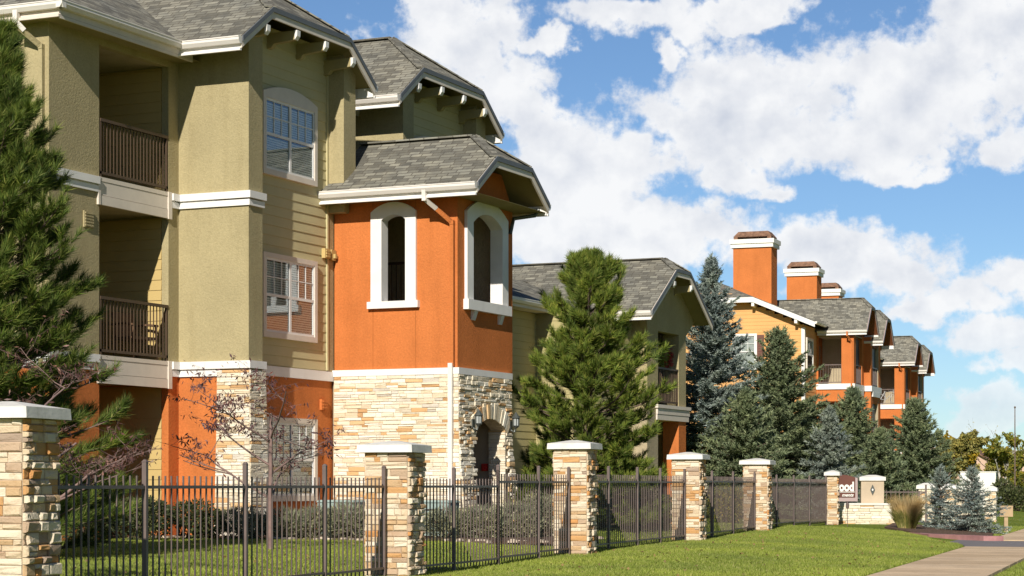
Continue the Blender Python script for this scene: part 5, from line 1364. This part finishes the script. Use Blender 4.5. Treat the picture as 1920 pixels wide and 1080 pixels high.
# ornamental grass clump
rs = np.random.default_rng(95); e = empty('ornamental_grass', on_ground(1700, 48.6, 0.03), 0, 'tall straw coloured ornamental grass clump at the end of the low stone wall', 'grass clump')
for nm, mt, n, h0, h1, out, w in (('plumes', 'straw', 2200, 0.42, 0.86, 0.55, 0.010), ('blades', 'strawbase', 2600, 0.18, 0.50, 0.8, 0.012)):
    a = rs.uniform(0, 6.283, n); r0 = 0.20 * np.sqrt(rs.uniform(0, 1, n)); h = rs.uniform(h0, h1, n); o_ = out * rs.uniform(0.2, 1.0, n) * h
    b = np.stack([r0 * np.cos(a), r0 * np.sin(a), np.zeros(n)], 1); out_d = np.stack([np.cos(a), np.sin(a), np.zeros(n)], 1)
    md = b + out_d * (o_ * 0.35)[:, None] + np.array([0, 0, 1]) * (h * 0.6)[:, None]; tp = b + out_d * o_[:, None] + np.array([0, 0, 1]) * h[:, None]
    s = np.stack([-np.sin(a + 0.8), np.cos(a + 0.8), np.zeros(n)], 1) * (w / 2)
    Vv = np.stack([b - s, b + s, md + s, md - s, tp], 1).reshape(-1, 3); k = np.arange(n)[:, None] * 5
    F4 = np.concatenate([k + np.array([[0, 1, 2]]), k + np.array([[0, 2, 3]]), k + np.array([[3, 2, 4]])], 0); np_mesh(nm, Vv, F4, M[mt], e)

# hanging flower basket under the pale green porch
e = empty('hanging_basket', (X1 - 0.35, 52.75, 5.05), 0, 'hanging basket of red flowers and trailing leaves in the pale green porch', 'flower basket')
m = MB(); m.tube([(0, 0, -0.75), (0, 0, -0.62), (0, 0, -0.5)], [0.08, 0.17, 0.2], 10); m.build('pot', M['wicker'], e)
m = MB()
for a in (0, 2.1, 4.2): m.tube([(0.19 * math.cos(a), 0.19 * math.sin(a), -0.5), (0, 0, 0.0)], 0.006, 4)
m.build('hanger', M['iron'], e)
rs = np.random.default_rng(96)
for nm, mt, n, c, sz in (('leaves', 'basketgreen', 900, (0, -0.15, -0.55), (0.25, 0.40, 0.42)), ('flowers', 'flower', 350, (0.05, 0.25, -0.62), (0.2, 0.22, 0.3))):
    u = unit(rs.normal(size=(n, 3))); p = u * np.array(sz) * rs.uniform(0.3, 1, (n, 1)) + np.array(c); Vv, Ff = leaves(rs, p, unit(u + np.array([0, 0, -0.6])), rs.uniform(0.05, 0.1, n), rs.uniform(0.03, 0.05, n)); np_mesh(nm, Vv, Ff, M[mt], e)

# lawn blades over the near lawns
def blades(regions, seed, name):
    rs = np.random.default_rng(seed); B = []
    for (xa, xb, ya, yb, dens, ok) in regions:
        n = int((xb - xa) * (yb - ya) * dens); x = rs.uniform(xa, xb, n); y = rs.uniform(ya, yb, n); k = ok(x, y); B.append(np.stack([x[k], y[k]], 1))
    B = np.concatenate(B); c, s = math.cos(DF), math.sin(DF); wx = B[:, 0] * c - B[:, 1] * s; wy = B[:, 0] * s + B[:, 1] * c
    P = np.stack([wx, wy, ground_z(wx, wy) - 0.005], 1); n = len(P)
    D = unit(np.stack([rs.normal(0, 0.45, n), rs.normal(0, 0.45, n), np.ones(n)], 1)); L = rs.uniform(0.025, 0.05, n)
    Vv, Ff = needles(rs, P, D, L, rs.uniform(0.010, 0.018, n)); return tag(np_mesh(name, Vv, Ff, M['grass']), kind='stuff')


ex = np.array([p[0] for p in edge]); ey = np.array([p[1] for p in edge])
def near_ok(x, y):
    lim_ = np.where(y < 39.5, WALK0 + 0.05 * np.sin(y * 7.3) * np.sin(y * 2.9) + np.random.default_rng(5).normal(0, 0.025, len(y)), np.interp(y, ey, ex) - 0.03); return (x < lim_)
bl_w = [w2f(p.x, p.y) for p in BEDLINE]; bxs = np.array([p[0] for p in bl_w]); bys = np.array([p[1] for p in bl_w])
def back_ok(x, y):
    c, s = math.cos(DF), math.sin(DF); wx = x * c - y * s; wy = x * s + y * c
    Zc = -wx * SB + wy * CB; Xc = wx * CB + wy * SB; px = 960 + F * Xc / Zc
    zb = np.interp(px, [-60, 1120], [0.9 * F / 98, 0.9 * F / 106]); return (Zc < zb + 0.25) & (px > -80)
blades([(-8.6, -3.6, 19, 47.5, 1700, near_ok), (-16, -8.6, 11, 36, 1500, back_ok), (-2.18, 2.2, 20, 43, 1300, lambda x, y: y > 0), (-2.18, 1, 44.3, 60, 500, lambda x, y: y > 0), (-5.2, -3.7, 46, 60, 600, lambda x, y: x > -3.9 - (y - 46) * 0.05), (-14, -8.6, 36, 50, 350, lambda x, y: y > 0)], 99, 'grass')

rs = np.random.default_rng(123); n = 420
x = np.concatenate([rs.uniform(-8.0, -3.9, 300), rs.uniform(-12, -8.6, 120)]); y = np.concatenate([rs.uniform(20, 43, 300), rs.uniform(15, 30, 120)])
c, s_ = math.cos(DF), math.sin(DF); wx = x * c - y * s_; wy = x * s_ + y * c
P = np.stack([wx, wy, ground_z(wx, wy) + 0.035], 1); D = unit(np.stack([rs.normal(size=n), rs.normal(size=n), rs.normal(0, 0.25, n)], 1))
Vv, Ff = leaves(rs, P, D, rs.uniform(0.03, 0.065, n), rs.uniform(0.02, 0.04, n)); tag(np_mesh('fallen_leaves', Vv, Ff, M['fallen']), kind='stuff')
